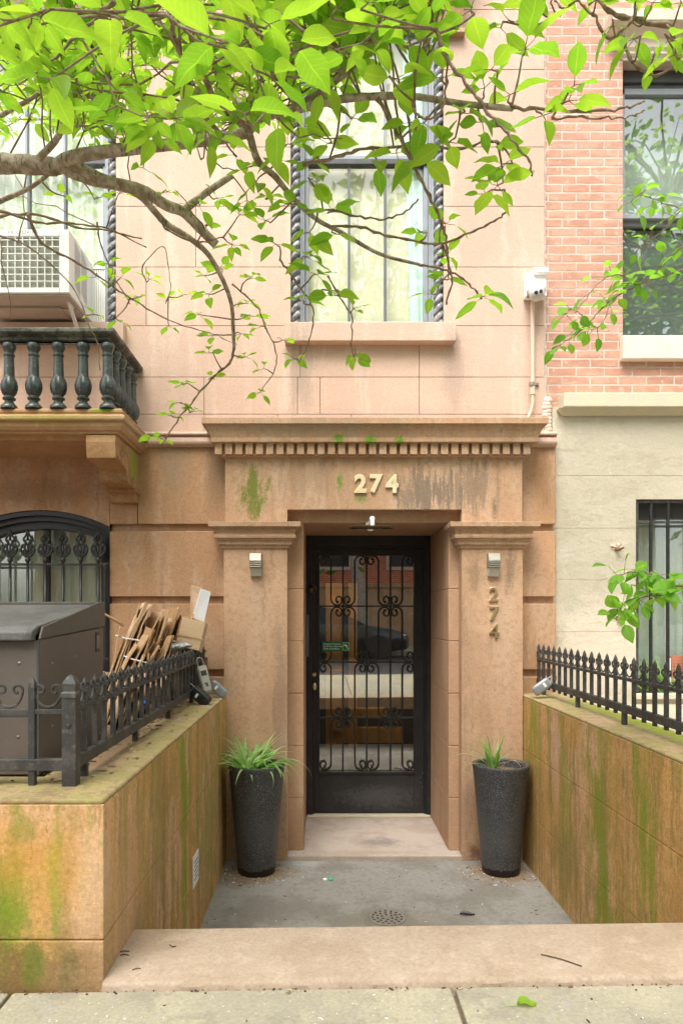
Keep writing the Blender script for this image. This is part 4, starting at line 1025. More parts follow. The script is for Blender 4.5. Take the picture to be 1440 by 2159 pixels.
# ================================================================== FENCES
def picket_mb(h, w=.0086):
    m_ = MB()
    def ring(r, z): return [V((r, r, z)), V((-r, r, z)), V((-r, -r, z)), V((r, -r, z))]
    m_.loft([ring(w, 0), ring(w, h - .030), ring(w * .85, h - .018), ring(w * .15, h)])
    return m_
def scroll_mb(half, r=.0040, hgt=.056):
    """a U strap standing on the rail, both ends curled inwards, along local x"""
    pts = []; R0 = half * .90
    cc = R0 * .40
    for k in range(0, 17):
        a = 2 * PI * .80 * (1 - k / 16); rr_ = cc * (.55 + .45 * k / 16)
        pts.append((-R0 + cc + -rr_ * math.cos(a), 0, hgt + rr_ * math.sin(a)))
    for k in range(1, 12):
        a = PI + PI * k / 12; pts.append((R0 * math.cos(a), 0, hgt + (hgt - .006) * math.sin(a)))
    pts += [(-p[0], p[1], p[2]) for p in pts[:17][::-1]]
    m_ = MB(); m_.tube(pts, r, 6, flat=1.0)
    return m_


def side_fence(X, Y0, n, pitch, zt, zb, zlow, hp, F, sgn):
    L_ = pitch * n
    mb = MB(); mb.box(X - .010, X + .010, Y0, 4.92, zt - .008, zt + .008); mb.build('top_rail', M['iron'], F, bevel=.002)
    mb = MB(); mb.box(X - .013, X + .013, Y0, 4.92, zb - .019, zb + .019); mb.build('bottom_rail', M['iron'], F, bevel=.002)
    pk = picket_mb(hp).xf(Matrix.Translation((X, Y0 + pitch * .85, zlow))).build('picket', M['iron'], F, bevel=.0015, seg=1)
    sc_ = scroll_mb(pitch / 2 - .008).xf(Matrix.Translation((X, Y0 + pitch * .35, zt + .008)) @ Matrix.Rotation(PI / 2, 4, 'Z')).build('scroll', M['iron'], F, smooth='auto')
    mb = MB(); mb.lathe([(.010, -.009), (.017, -.007), (.017, .007), (.010, .009)], (X, Y0 + pitch * .85, zt + .056), 8); cl = mb.build('collar', M['iron'], F)
    for k in range(1, n):
        copy_part(pk, F, (0, pitch * k, 0)); copy_part(sc_, F, (0, pitch * k, 0)); copy_part(cl, F, (0, pitch * k, 0))
    for k in range(0, n, 6):
        mb = MB(); mb.box(X - .011, X + .011, Y0 + pitch * (k + .85) - .011, Y0 + pitch * (k + .85) + .011, .553, zb - .018); mb.build('foot', M['iron'], F)


FX = -.815
F = thing('iron_fence', 'black iron picket fence with corner post on the left retaining wall', 'fence', (FX, 2.28, .556))
zt, zb = .797, .622
side_fence(FX, 2.31, 23, .1085, zt, zb, .60, .295, F, -1)
mb = MB(); w = .0225
def sq(r, z): return [V((FX + r, 2.275 + r, z)), V((FX - r, 2.275 + r, z)), V((FX - r, 2.275 - r, z)), V((FX + r, 2.275 - r, z))]
mb.loft([sq(w, .545), sq(w, .838), sq(w * 1.12, .84), sq(w * 1.12, .856), sq(w * .95, .86), sq(w * 1.02, .885), sq(w * .55, .905), sq(w * .1, .914)])
mb.build('corner_post', M['iron'], F, bevel=.003)
mb = MB(); mb.ellipsoid((FX, 2.250, .752), .008, .005, .008, 8, 5); mb.build('post_bolt', M['iron'], F)
YF = 2.275
mb = MB(); mb.box(-3.5, FX - .02, YF - .009, YF + .009, .786, .802); mb.build('top_rail', M['iron'], F, bevel=.002)
mb = MB(); mb.box(-3.5, FX - .02, YF - .014, YF + .014, .603, .642); mb.build('bottom_rail', M['iron'], F, bevel=.003)
pf_ = .125
pk = picket_mb(.35, .0108).xf(Matrix.Translation((FX - pf_, YF, .556))).build('front_picket', M['iron'], F, bevel=.0015)
cs_ = scroll_mb(pf_ / 2 - .015, .0048, hgt=.062).xf(Matrix.Translation((FX - pf_ / 2 - .012, YF, .802))).build('front_scroll', M['iron'], F, smooth='auto')
for k in range(1, 16):
    if k < 15: copy_part(pk, F, (-pf_ * k, 0, 0))
    copy_part(cs_, F, (-pf_ * k, 0, 0))
G = thing('iron_fence', 'black iron picket fence on the right retaining wall in front of the cream stucco', 'fence', (1.5, 3.5, .556))
side_fence(1.5, 2.127, 26, .1067, .785, .638, .60, .30, G, 1)

# ================================================================== BIN, CARDBOARD, LOCKBOXES
t_ = thing('bin_enclosure', 'brown metal bin enclosure with sloping grey lid behind the left fence', 'bin store', (-1.4, 2.9, .5))
bx, by0, by1, bz = -1.04, 2.57, 3.33, .50
mb = MB(); mb.prism_x([(by0, bz + .02), (by1, bz + .02), (by1, 1.045), (by0, 1.012)], -2.3, bx)
mb.build('body', M['bin'], t_, bevel=.004)
mb = MB(); mb.box(-2.28, bx - .02, by0 + .03, by1, bz, bz + .03); mb.build('plinth', M['frame_dark'], t_)
mb = MB(); mb.prism_x([(by0 + .002, 1.017), (by1 + .005, 1.051), (by1 + .005, 1.165), (by1 - .06, 1.165), (by0 + .03, 1.062)], bx - .003, bx + .006); mb.prism_x([(by1 - .05, 1.05), (by1 + .005, 1.051), (by1 + .005, 1.165), (by1 - .05, 1.165)], -2.3, bx)
mb.build('hood_cheek', surf('bin_hood', (.10, .09, .08), [(40., .45, .7, (.125, .112, .10), .6)], rough=.5, bumps=()), t_, bevel=.003)
mb = MB(); mb.prism_x([(by0 - .03, 1.012), (by0 - .03, 1.045), (by0 + .02, 1.066), (by1 - .05, 1.150), (by1 - .05, 1.135), (by0 + .01, 1.03), (by0 + .01, 1.012)], -2.3, bx - .012); mb.build('lid', M['lid'], t_, bevel=.006)
mb = MB(); mb.box(-2.3, bx - .03, by1 - .09, by1 - .075, 1.145, 1.150); mb.build('hinge', M['steel'], t_)
mb = MB(); mb.box(-2.29, bx + .0015, by0 - .0015, by0 + .01, .735, .742); mb.box(bx - .01, bx + .0015, by0, by1, .735, .742); mb.box(bx - .006, bx + .002, by0 - .002, by0 + .004, bz + .02, 1.012); mb.build('panel_seam', M['frame_dark'], t_)
mb = MB(); q = (3.25, .985); mb.box(bx, bx + .003, 3.215, 3.265, .935, 1.025, 0); mb.box(bx + .003, bx + .004, 3.222, 3.238, .95, 1.01, 1); mb.box(bx + .003, bx + .004, 3.243, 3.258, .95, 1.01, 1); mb.build('label_plate', [M['iron_dark'], M['steel']], t_)
for (xx, yy, zz) in ((-1.11, by0, .93), (-1.115, by0, .66), (-1.6, by0, .93), (-1.6, by0, .66)):
    mb = MB(); mb.ellipsoid((xx, yy, zz), .006, .004, .006, 8, 5); mb.build('rivet', M['steel'], t_)
for (yy, zz) in ((2.70, .92), (2.95, .93), (2.70, .68)):
    mb = MB(); mb.ellipsoid((bx, yy, zz), .004, .006, .006, 8, 5); mb.build('rivet', M['steel'], t_)

rnd = random.Random(21)
CARD = [M['card%d' % i] for i in range(4)]
def bundle(base, n, w, h, tilt, yaw, label, seed, tie=True):
    r = random.Random(seed); t_ = thing('cardboard_bundle', label, 'cardboard', base, 'flattened cardboard behind the fence')
    Mx = Matrix.Translation(base) @ Matrix.Rotation(yaw, 4, 'Z') @ Matrix.Rotation(tilt, 4, 'Y')
    m_ = MB(); x = 0
    for i in range(n):
        th = r.uniform(.004, .009); ww = w * r.uniform(.7, 1.15); hh = h * r.uniform(.6, 1.08); o = r.uniform(-.04, .04)
        bow = r.uniform(-.028, .028); curlx = r.uniform(-.03, .035); rows = []
        ang = r.uniform(-.06, .06); yw = r.uniform(-.10, .10)
        for k in range(6):
            t = k / 5; dx = bow * math.sin(PI * t) + curlx * max(0, t - .6) * 2 + ang * t * h * .3 + (r.uniform(-.008, .014) if k == 5 else 0)
            jz = r.uniform(-.015, .015) if k == 5 else 0
            rows.append([V((x + dx, o - ww / 2, hh * t + jz)), V((x + dx + th, o - ww / 2, hh * t + jz)), V((x + dx + th, o + ww / 2, hh * t - jz)), V((x + dx, o + ww / 2, hh * t - jz))])
        for row in rows:
            for q in row: q.x += yw * q.y
        m_.loft(rows, True, True, r.choice([0, 0, 1, 2, 2, 0]))
        x += th + r.uniform(.001, .006)
    m_.xf(Mx).build('sheets', CARD, t_)
    if tie:
        m_ = MB(); m_.tube(crom([(-.01, -w * .54, h * .7), (x / 2, -w * .56, h * .72), (x + .01, -w * .54, h * .7), (x + .012, 0, h * .7), (x + .01, w * .54, h * .7), (-.01, w * .54, h * .7), (-.012, 0, h * .7), (-.01, -w * .54, h * .7)], 4), .004, 5)
        m_.xf(Mx).build('tie_cord', M['white'], t_)
    return t_
bundle((-1.36, 4.2, .50), 20, .36, .70, .32, .36, 'tall leaning bundle of brown cardboard right next to the bin', 3)
bundle((-1.24, 3.95, .50), 17, .32, .55, .40, .42, 'lower bundle of creased cardboard in the middle of the heap', 5)
bundle((-1.21, 4.55, .50), 20, .36, .66, .26, .36, 'upright cardboard bundle behind the silver bag', 8)
bundle((-1.12, 3.72, .50), 12, .3, .36, .42, .4, 'short cardboard bundle close behind the fence pickets', 12, False)
def flat_card(name, pts, th, mat, label, cat='cardboard', group=None, mat2=None):
    a, b, c, d = [V(p) for p in pts]; nrm = (b - a).cross(d - a).normalized() * th
    m_ = MB(); m_.loft([[a, b, c, d], [p + nrm for p in (a, b, c, d)]]); o = m_.build(name, mat, None, bevel=.001); tag(o, label, cat, group); return o
Y = 4.42
bxo = thing('cardboard_box', 'open light brown cardboard box facing the street above the fence', 'box', tuple(at(400, 1400, Y)))
mb = MB()
A, B, C_, D_ = at(385, 1302, Y), at(434, 1311, Y), at(420, 1372, Y), at(370, 1362, Y)
dn = V((0, .10, -.02))
mb.loft([[A, B, C_, D_], [A + dn, B + dn, C_ + dn, D_ + dn]]); mb.build('front_panel', M['card2'], bxo, bevel=.002)
mb = MB(); e = V((0, -.004, 0)); mb.quad(at(375, 1336, Y) + e, at(430, 1348, Y) + e, at(429, 1350, Y) + e, at(374.5, 1339, Y) + e); mb.build('tape_seam', M['card0'], bxo)
mb = MB(); d2 = V((0, .14, .0)); mb.quad(A, at(370, 1296, Y) + d2, at(352, 1352, Y) + d2, D_); mb.quad(A + V((0, .002, 0)), D_ + V((0, .002, 0)), at(352, 1352, Y) + d2 + V((0, .002, 0)), at(370, 1296, Y) + d2 + V((0, .002, 0))); mb.build('side_flap', M['card3'], bxo)
Y = 4.55
flat_card('cardboard_sheet', (at(403, 1234, Y), at(424, 1240, Y - .02), at(410, 1308, Y), at(400, 1304, Y + .05)), .006, M['card2'], 'tall tan cardboard flap standing beside the white panel')
flat_card('white_panel', (at(424, 1241, Y - .03), at(445, 1248, Y), at(431, 1311, Y), at(406, 1303, Y - .03)), .008, M['paper'], 'white coated cardboard panel sticking up out of the box', 'panel')
flat_card('cardboard_strip', (at(218, 1290, 4.0), at(222, 1295, 4.0), at(262, 1320, 3.95), at(258, 1312, 3.95)), .01, M['card3'], 'dark brown cardboard strip poking out beside the bin hood')
mb = MB()                                             # silver bag
c = at(362, 1367, 4.25); nx, nz = 26, 9; rows = []
for i in range(nx + 1):
    t = i / nx; x = c.x - .135 + .26 * t; rows.append([])
    for k in range(12):
        a = 2 * PI * k / 12; env = max(.12, math.sin(PI * min(1, t * 1.02 + .02))) ** .6
        nzv = .012 * mnoise.noise(V((x * 26, math.cos(a) * 2, math.sin(a) * 2 + 7))) + .008 * mnoise.noise(V((x * 60, math.cos(a) * 4, math.sin(a) * 4)))
        rows[-1].append(V((x + nzv, c.y + (.06 * env + nzv) * math.cos(a), c.z - .015 + .035 * t + (.030 * env + nzv) * math.sin(a) - (.02 if t < .15 else 0))))
mb.loft(rows); tag(mb.build('plastic_bag', M['bag'], smooth=True), 'crumpled silver plastic bag lying over the cardboard', 'bag')
for i, (px, py, Y, s, lab) in enumerate(((305, 1482, 3.3, 1, 'crushed blue can scrap behind the left fence pickets'),)):
    c = at(px, py, Y); mb = MB(); mb.ellipsoid(tuple(c), .022, .014, .012, 10, 6); tag(mb.build('blue_scrap', surf('blue_plastic', (.03, .16, .55), grain=0, bumps=()), smooth=True), lab, 'scrap')


def lockbox(c, rot, dims, mat, label, logo=False, shackle=True, face=None, slot=False):
    t_ = thing('key_lockbox', label, 'lockbox', tuple(c), 'key lockboxes on the fences')
    Mx = Matrix.Translation(c) @ rot; w, d, h = dims
    m_ = MB()
    rings = []
    for z, k in ((0, .80), (.06, .94), (.2, 1), (.8, 1), (.94, .94), (1, .80)):
        ring = []
        for j in range(20):
            a = 2 * PI * (j + .5) / 20; e = .5
            ring.append(Mx @ V((w / 2 * k * math.copysign(abs(math.cos(a)) ** e, math.cos(a)), d / 2 * k * math.copysign(abs(math.sin(a)) ** e, math.sin(a)), h * (z - 1))))
        rings.append(ring)
    m_.loft(rings); body = m_.build('body', mat, t_, smooth='auto')
    if face:
        m_ = MB(); m_.box(-w * .36, w * .36, -d / 2 - .0025, -d / 2 + .004, -h * .92, -h * .12, 0, Mx); m_.build('face_plate', face, body, bevel=.003)
    if slot:
        m_ = MB(); m_.box(-w * .27, w * .27, -d / 2 - .004, -d / 2, -h * .36, -h * .17, 0, Mx); m_.build('dial_window', M['iron_dark'], body, bevel=.002)
    if logo:
        m_ = MB(); y = -d / 2 - .0042
        def st(a, b, wd=.0028):
            a, b = V((a[0], y, a[1])), V((b[0], y, b[1])); dd = (b - a).normalized(); nn = V((-dd.z, 0, dd.x)) * wd
            m_.poly([Mx @ p for p in (a - nn, b - nn, b + nn, a + nn)])
        z0 = -h * .70
        st((-.009, z0 + .012), (.006, z0 + .012)); st((.006, z0 + .013), (.006, z0 + .001)); st((-.009, z0 + .013), (-.009, z0 + .005)); st((-.003, z0 + .001), (.007, z0 + .001)); st((-.001, z0), (-.001, z0 - .010)); st((.004, z0), (.010, z0 - .011))
        m_.build('emblem', M['iron_dark'], body)
    else:
        m_ = MB(); m_.box(-w * .2, w * .2, -d / 2 - (.0045 if face else .001), -d / 2, -h * .42, -h * .30, 0, Mx); m_.build('name_tag', M['white'], body)
    if shackle:
        m_ = MB(); m_.tube([Mx @ p for p in crom([(-w * .28, 0, -.01), (-w * .28, 0, .028), (-w * .2, 0, .045), (0, 0, .053), (w * .2, 0, .045), (w * .28, 0, .028), (w * .28, 0, -.01)], 4)], .0038, 8); m_.build('shackle', M['steel'], t_, smooth=True)
Rz, Ry, Rx = (lambda a: Matrix.Rotation(a, 4, 'Z')), (lambda a: Matrix.Rotation(a, 4, 'Y')), (lambda a: Matrix.Rotation(a, 4, 'X'))
lockbox(at(424, 1404, 4.40), Ry(-.24) @ Rz(.5), (.068, .04, .175), M['lock_grey'], 'grey lockbox with a dark emblem hanging from the left fence', True, face=surf('lock_face', (.36, .345, .29), rough=.4, grain=.05, bumps=()), slot=True)
lockbox(at(408, 1455, 4.28), Ry(-.95) @ Rz(-.25) @ Rx(-.2), (.075, .055, .125), M['lock_black'], 'black lockbox lying on the left wall coping below the grey ones')
lockbox(at(446, 1440, 4.62), Ry(-.85) @ Rz(.1), (.066, .05, .125), M['lock_silver'], 'silver lockbox lying nearest the door pilaster on the left wall')
lockbox(at(1158, 1436, 4.58), Ry(.95) @ Rz(-.2), (.07, .05, .125), M['lock_silver'], 'grey lockbox lying on the right wall coping beside the fence end')

# ================================================================== PLANTERS
def planter(x, y, lab):
    t_ = thing('planter', lab, 'planter', (x, y, FLOOR), 'tall black planters beside the door')
    mb = MB()
    h = .702
    prof = [(.10, 0), (.118, .004), (.1215, .045), (.135, .20), (.158, .45), (.173, .62), (.180, .672), (.183, .690), (.181, .700), (.176, .703), (.162, .702), (.156, .697), (.153, .66), (.150, .64), (.001, .64)]
    mb.lathe(prof, (x, y, FLOOR), 56); mb.build('pot', M['planter'], t_, smooth='auto')
    mb = MB(); mb.lathe([(.1185, .0), (.1205, .004), (.1225, .036), (.122, .040)], (x, y, FLOOR), 56)
    r = random.Random(x)
    for p in mb.v[-56:]: p.z += r.uniform(-.004, .012)
    mb.build('foot', M['wetfoot'], t_, smooth='auto')
    mb = MB(); mb.lathe([(.15, .645), (.12, .655), (.06, .66), (.001, .662)], (x, y, FLOOR), 24)
    for p in mb.v: p.z += r.uniform(-.006, .006)
    mb.build('soil', M['dirt'], t_)
PLX, PRX, PLY = -.432, 1.157, 4.575
planter(PLX, PLY, 'tall black speckled planter left of the door with a bushy plant')
planter(PRX, PLY, 'tall black speckled planter right of the door with a sparse plant')


def blade(m_, p, d, L, w, droop, twist=0.):
    a = V((d.x, d.y, 0)); a = a.normalized() if a.length > 1e-4 else V((1, 0, 0)); s = V((-a.y, a.x, 0)); el = math.atan2(d.z, math.hypot(d.x, d.y))
    i0 = len(m_.v); q = V(p); n = 9
    for k in range(n + 1):
        t = k / n; ww = w * (.55 + .6 * math.sin(PI * min(1, t * .9 + .1))) * (1 - t ** 3) + .0004
        e = el - droop * t ** 1.5
        if k: q = q + (a * math.cos(e) + V((0, 0, math.sin(e)))) * (L / n)
        up = V((0, 0, 1)) * math.cos(e) - a * math.sin(e)
        for j, u in ((-1, 1), (0, 0), (1, 1)):
            m_.uv[len(m_.v)] = (j, t)
            m_.v.append(q + s * ww * j + up * ww * .45 * u)
    for k in range(n):
        for j in (0, 1):
            b = i0 + k * 3 + j; m_.f.append((b, b + 1, b + 4, b + 3)); m_.m.append(0)
r = random.Random(5)
mb = MB(); c = V((PLX - .01, PLY, FLOOR + .655))
for k in range(14):
    ca = r.uniform(0, 2 * PI); cr = r.uniform(0, .115) ; b = c + V((math.cos(ca) * cr, math.sin(ca) * cr, 0))
    for j in range(6):
        a = r.uniform(0, 2 * PI); e = r.uniform(.55, 1.45)
        d = V((math.cos(a) * math.cos(e), math.sin(a) * math.cos(e), math.sin(e))) + V((math.cos(ca), math.sin(ca), 0)) * cr * 3
        blade(mb, b, d.normalized(), r.uniform(.15, .34), r.uniform(.007, .012), r.uniform(.4, 2.2))
for (dx, dy, L, dr) in ((.9, -.5, .34, 2.5), (.8, -.7, .33, 2.6), (1, -.2, .36, 2.1), (1, -.1, .40, 2.0), (.6, -.8, .26, 2.7), (-.9, -.3, .26, 1.6), (.95, -.35, .36, 2.3)):
    blade(mb, c + V((dx * .05, dy * .05, 0)), V((dx, dy, 1.0)).normalized(), L, .0075, dr)
for (dx, L, e) in ((-.5, .32, 1.0), (-.15, .34, 1.4), (.35, .31, 1.25), (.45, .33, 1.2), (-.55, .3, 1.0), (-.32, .33, 1.15)):
    blade(mb, c, V((dx, -.1, 1.)).normalized(), L, .007, .6)
o = mb.build('liriope_plant', M['blade'], smooth=True); tag(o, 'bushy green strap leaved plant in the left planter', 'plant')
pl2 = thing('liriope_plant', 'sparse strap leaved plant with dry stalks in the right planter', 'plant', (PRX - .03, PLY, FLOOR + .65))
mb = MB(); c = V((PRX - .055, PLY - .02, FLOOR + .655))
for k in range(19):
    a = r.uniform(-.9, .9); blade(mb, c + V((r.uniform(-.02, .03), r.uniform(-.02, .02), 0)), V((math.sin(a) * .42, r.uniform(-.2, .2), 1)).normalized(), r.uniform(.13, .29), r.uniform(.0075, .0115), r.uniform(.1, .7))
for (dx, dz, L, dr) in ((-.75, 1., .33, 1.3), (-.5, 1, .27, .9), (.35, 1, .17, .9), (-.28, 1, .27, .4), (-.12, 1, .29, .3)):
    blade(mb, c, V((dx, -.1, dz)).normalized(), L, .008, dr)
blade(mb, c, V((-.9, -.1, .9)).normalized(), .30, .004, 2.2)
mb.build('green_leaves', M['blade'], pl2, smooth=True)
mb = MB()
for (p, d, L, dr) in (((.04, 0, 0), (.35, -.1, 1), .26, 3.0), ((.06, 0, 0), (.1, -.1, 1), .2, 2.6), ((.0, 0, 0), (.6, .1, 1), .2, 2.4), ((.02, 0, 0), (-.9, 0, .8), .2, 1.9)):
    blade(mb, c + V(p), V(d).normalized(), L, .0035, dr)
mb.build('dry_stalk', M['blade_dry'], pl2, smooth=True)

# ================================================================== LITTER
def cap(px, py, mat, lab):
    Y = FPX * (HC - FLOOR) / (py - VY); p = at(px, py, Y)
    m_ = MB(); m_.lathe([(.013, 0), (.015, .003), (.015, .009), (.012, .012), (.001, .0125)], (p.x, p.y, FLOOR), 18); tag(m_.build('bottle_cap', mat, smooth='auto'), lab, 'bottle cap', 'bottle caps on the areaway floor')
cap(685.5, 1856, M['white'], 'white bottle cap on the grey areaway floor')
cap(697.5, 1856, M['cap_green'], 'green bottle cap on the grey areaway floor')


def flat_leaf(c, L, w, ang, mat, name, lab, z):
    m_ = MB(); rows = []
    for k in range(9):
        t = k / 8; ww = w * math.sin(PI * t ** .85) + .0006
        for j in (-1, 0, 1):
            q = V(((t - .5) * L, j * ww, .004 + .012 * abs(j) + .006 * math.sin(t * 5))); q = Matrix.Rotation(ang, 3, 'Z') @ q
            m_.uv[len(m_.v)] = (j, t); m_.v.append(q + V((c[0], c[1], z)))
    for k in range(8):
        for j in (0, 1):
            b = k * 3 + j; m_.f.append((b, b + 1, b + 4, b + 3)); m_.m.append(0)
    m_.tube([m_.v[1] + V((0, 0, .001)), m_.v[1] + Matrix.Rotation(ang, 3, 'Z') @ V((-.035, .004, .0))], .0011, 5)
    tag(m_.build(name, mat, smooth=True), lab, 'leaf')
p = at(1110, 2127, FPX * HC / (2127 - VY)); flat_leaf(p, .055, .017, .1, M['leaf'], 'fallen_leaf', 'fallen bright green leaf on the sidewalk by the step', tilt(p.x))
p = at(985, 1930, FPX * (HC - FLOOR) / (1930 - VY)); flat_leaf(p, .085, .016, .05, surf('grey_leaf', (.13, .125, .14), grain=.1, bumps=()), 'dead_leaf', 'dark grey dead leaf on the areaway floor right of the drain', FLOOR)
def twig(pts, r_, lab):
    m_ = MB(); m_.tube(crom(pts, 4), r_, 6); tag(m_.build('fallen_twig', M['twig'], smooth=True), lab, 'twig', 'twigs fallen on the step')
def sp(px, py, h=.0):
    Y = FPX * (HC - .03) / (py - VY)
    p = at(px, py, Y); p.z = .026 + tilt(p.x) + h; return p
twig([sp(1140, 2015), sp(1180, 2025), sp(1226, 2041)], .0018, 'long thin dry twig near the right end of the step')
twig([sp(252, 1999), sp(262, 1997), sp(273, 1998)], .0018, 'upper of two short dark twigs at the left wall')
twig([sp(254, 2006), sp(262, 2004), sp(272, 2006)], .0018, 'lower of two short dark twigs at the left wall')
twig([sp(358, 1985), sp(364, 1989), sp(372, 1988)], .0015, 'small curved twig at the back left of the step')
twig([sp(280, 2037), sp(288, 2034), sp(297, 2034)], .0015, 'straight little twig at the front left of the step')
r = random.Random(9)
def crumbs(name, kind_mats, area, n, z, smin, smax):
    m_ = MB()
    for k in range(n):
        x, y = area(r)
        s = r.uniform(smin, smax); a = r.uniform(0, PI)
        zz = z(x) if callable(z) else z
        l = r.choice((1, 1, 2.6))
        m_.box(-s * l, s * l, -s * .6, s * .6, -.0005, s * .8, r.randrange(len(kind_mats)), Matrix.Translation((x, y, zz)) @ Matrix.Rotation(a, 4, 'Z') @ Matrix.Rotation(r.uniform(-.4, .4), 4, 'X'))
    tag(m_.build(name, kind_mats), kind='stuff')
def ar1(r):
    t = r.random()
    if t < .32:
        a, q = r.uniform(0, 2 * PI), r.uniform(.12, .27); x, y = PLX + q * math.cos(a), PLY + q * math.sin(a)
    elif t < .6:
        a, q = r.uniform(0, 2 * PI), r.uniform(.12, .27); x, y = PRX + q * math.cos(a), PLY + q * math.sin(a)
    else:
        x, y = r.uniform(-.63, 1.34), r.uniform(3.4, 4.75)
    return max(-.63, min(1.34, x)), min(4.755, y)
crumbs('floor_debris', [M['twig'], M['rust'], M['paper'], M['blade_dry'], M['twig']], ar1, 330, FLOOR, .0015, .0042)
def ar3(r):
    return r.uniform(-3.0, 1.5), 2.087 + abs(r.gauss(0, .012)) * -1
crumbs('kerb_debris', [M['twig'], M['rust'], M['dirt'], M['twig'], M['blade_dry']], ar3, 260, tilt, .0012, .0032)
crumbs('yard_debris', [M['twig'], M['dirt'], M['blade_dry'], M['card3']], lambda r: (r.uniform(-1.05, -.70) if r.random() < .5 else r.uniform(-.95, -.84), r.uniform(2.3, 4.7)), 260, .556, .002, .007)
crumbs('pavement_debris', [M['twig'], M['rust'], M['paper'], M['twig']], lambda r: (r.uniform(-2, 1.6), r.uniform(1.7, 2.07)), 60, tilt, .0012, .003)
# ================================================================== TREES
def proj(p):
    return (VX + FPX * p.x / p.y, VY - FPX * (p.z - HC) / p.y)


def leaf(m_, base, d, up, L, W, fold=.30, droop=.22, ripple=0.):
    a = d.normalized(); n = (up - a * up.dot(a))
    n = n.normalized() if n.length > 1e-4 else a.orthogonal().normalized()
    s = a.cross(n); i0 = len(m_.v); K = 7
    for k in range(K + 1):
        t = k / K
        w = W * (math.sin(PI * t ** .82) ** .85 if 0 < t < 1 else 0)
        if t > .8: w *= 1 - (t - .8) * 2.2
        w = max(w, .0004)
        c = base + a * (L * t) - n * (droop * L * t * t)
        for j in (-1, 0, 1):
            m_.uv[len(m_.v)] = (j, t)
            rp = ripple * math.sin(t * 11 + j) * w
            m_.v.append(c + s * (w * j * (1 - .1 * abs(j))) + n * (abs(j) * fold * w + rp))
    for k in range(K):
        for j in (0, 1):
            b = i0 + k * 3 + j; m_.f.append((b, b + 1, b + 4, b + 3)); m_.m.append(0)


def cluster(mL, mT, p, d, r, n, L, spread=1.0, flat=.25, stem=.03):
    """a short spur at p pointing along d with n leaves in a rosette"""
    e = p + d.normalized() * stem
    mT.tube([p, (p + e) / 2 + V((r.uniform(-.004, .004),) * 3), e], [.0026, .0022, .0018], 5)
    a0 = r.uniform(0, 2 * PI)
    for k in range(n):
        a = a0 + 2 * PI * k / n + r.uniform(-.5, .5)
        h = V((math.cos(a), math.sin(a), 0)); dd = (h * spread + d.normalized() * .45 + V((0, 0, r.uniform(-flat - .12, flat)))).normalized()
        pe = e + dd * r.uniform(.012, .028)
        mT.tube([e, pe], [.0013, .0010], 4, cap=False)
        l = L * (.5 + .52 * r.random() ** .7)
        upv = V((r.gauss(0, .35), r.gauss(0, .35), 1))
        leaf(mL, pe, dd, upv, l, l * r.uniform(.25, .34), r.uniform(.05, .55), r.choice((r.uniform(-.1, .2), r.uniform(.1, .55))), r.uniform(0, .16))


r = random.Random(17)
T = thing('cherry_tree', 'street cherry tree whose leafy branches reach across the top of the picture from the left', 'tree', (-3.3, 1.15, 0))
bB, bT, bL = MB(), MB(), MB()
# trunk and the big limb (outside the frame at the left)
mb = MB(); mb.tube(crom([(-3.3, 1.15, -.15), (-3.28, 1.17, .5), (-3.2, 1.25, 1.3), (-3.0, 1.5, 2.05), (-2.6, 1.95, 2.55)], 6), [.19 - .0042 * k for k in range(25)], 14)
for p in mb.v: p += V((1, 1, 0)) * .02 * mnoise.noise(p * 3)
mb.build('trunk', M['bark'], T, smooth=True)
trunk_top = V((-2.6, 1.95, 2.55))

PATHS = []                                            # (points, radii)
def path(pts, Ya, Yb, ra, rb, k=6, dens=0., n=3, L=.085, ext=None, thick=None):
    m = len(pts); P = []
    for i, (x, y) in enumerate(pts):
        t = i / (m - 1); P.append(at(x, y, Ya + (Yb - Ya) * t))
    if ext: P = ext + P
    C_ = crom(P, k); q = len(C_)
    rad = [ra + (rb - ra) * (i / (q - 1)) ** .8 for i in range(q)]
    kn = [1 + .10 * mnoise.noise(V((i * .7, ra * 900, rb * 3000))) for i in range(q)]
    big = ra > .012
    if not big: rad = [q_ * .8 for q_ in rad]
    else: rad = [q_ * .8 for q_ in rad]
    jit = .0 if big else .0035
    C2 = [c + V((r.uniform(-jit, jit), r.uniform(-jit, jit), r.uniform(-jit, jit))) for c in C_]
    rr = [a * b for a, b in zip(rad, kn)]
    if not big:                                       # knobbly spurs
        rr = [a * (1.28 if i % 3 == 0 else .92) for i, a in enumerate(rr)]
    (bB if big else bT).tube(C2, rr, 10 if big else 6)
    PATHS.append((C2, rr))
    if dens:
        ln = sum((C2[i + 1] - C2[i]).length for i in range(q - 1)); kk = max(1, int(ln * dens))
        for j in range(kk):
            i = min(q - 2, int((j + r.random()) / kk * (q - 1))); p = C2[i]
            tdir = (C2[i + 1] - C2[i]).normalized(); o = V((r.gauss(0, 1), r.gauss(0, 1), r.gauss(.1, .8))); o = (o - tdir * o.dot(tdir)).normalized()
            cluster(bL, bT, p, (o + tdir * .6), r, max(1, int(r.gauss(n, .8))), L)
    return C2
def tip(p, d, n, L): cluster(bL, bT, p, V(d), r, n, L)

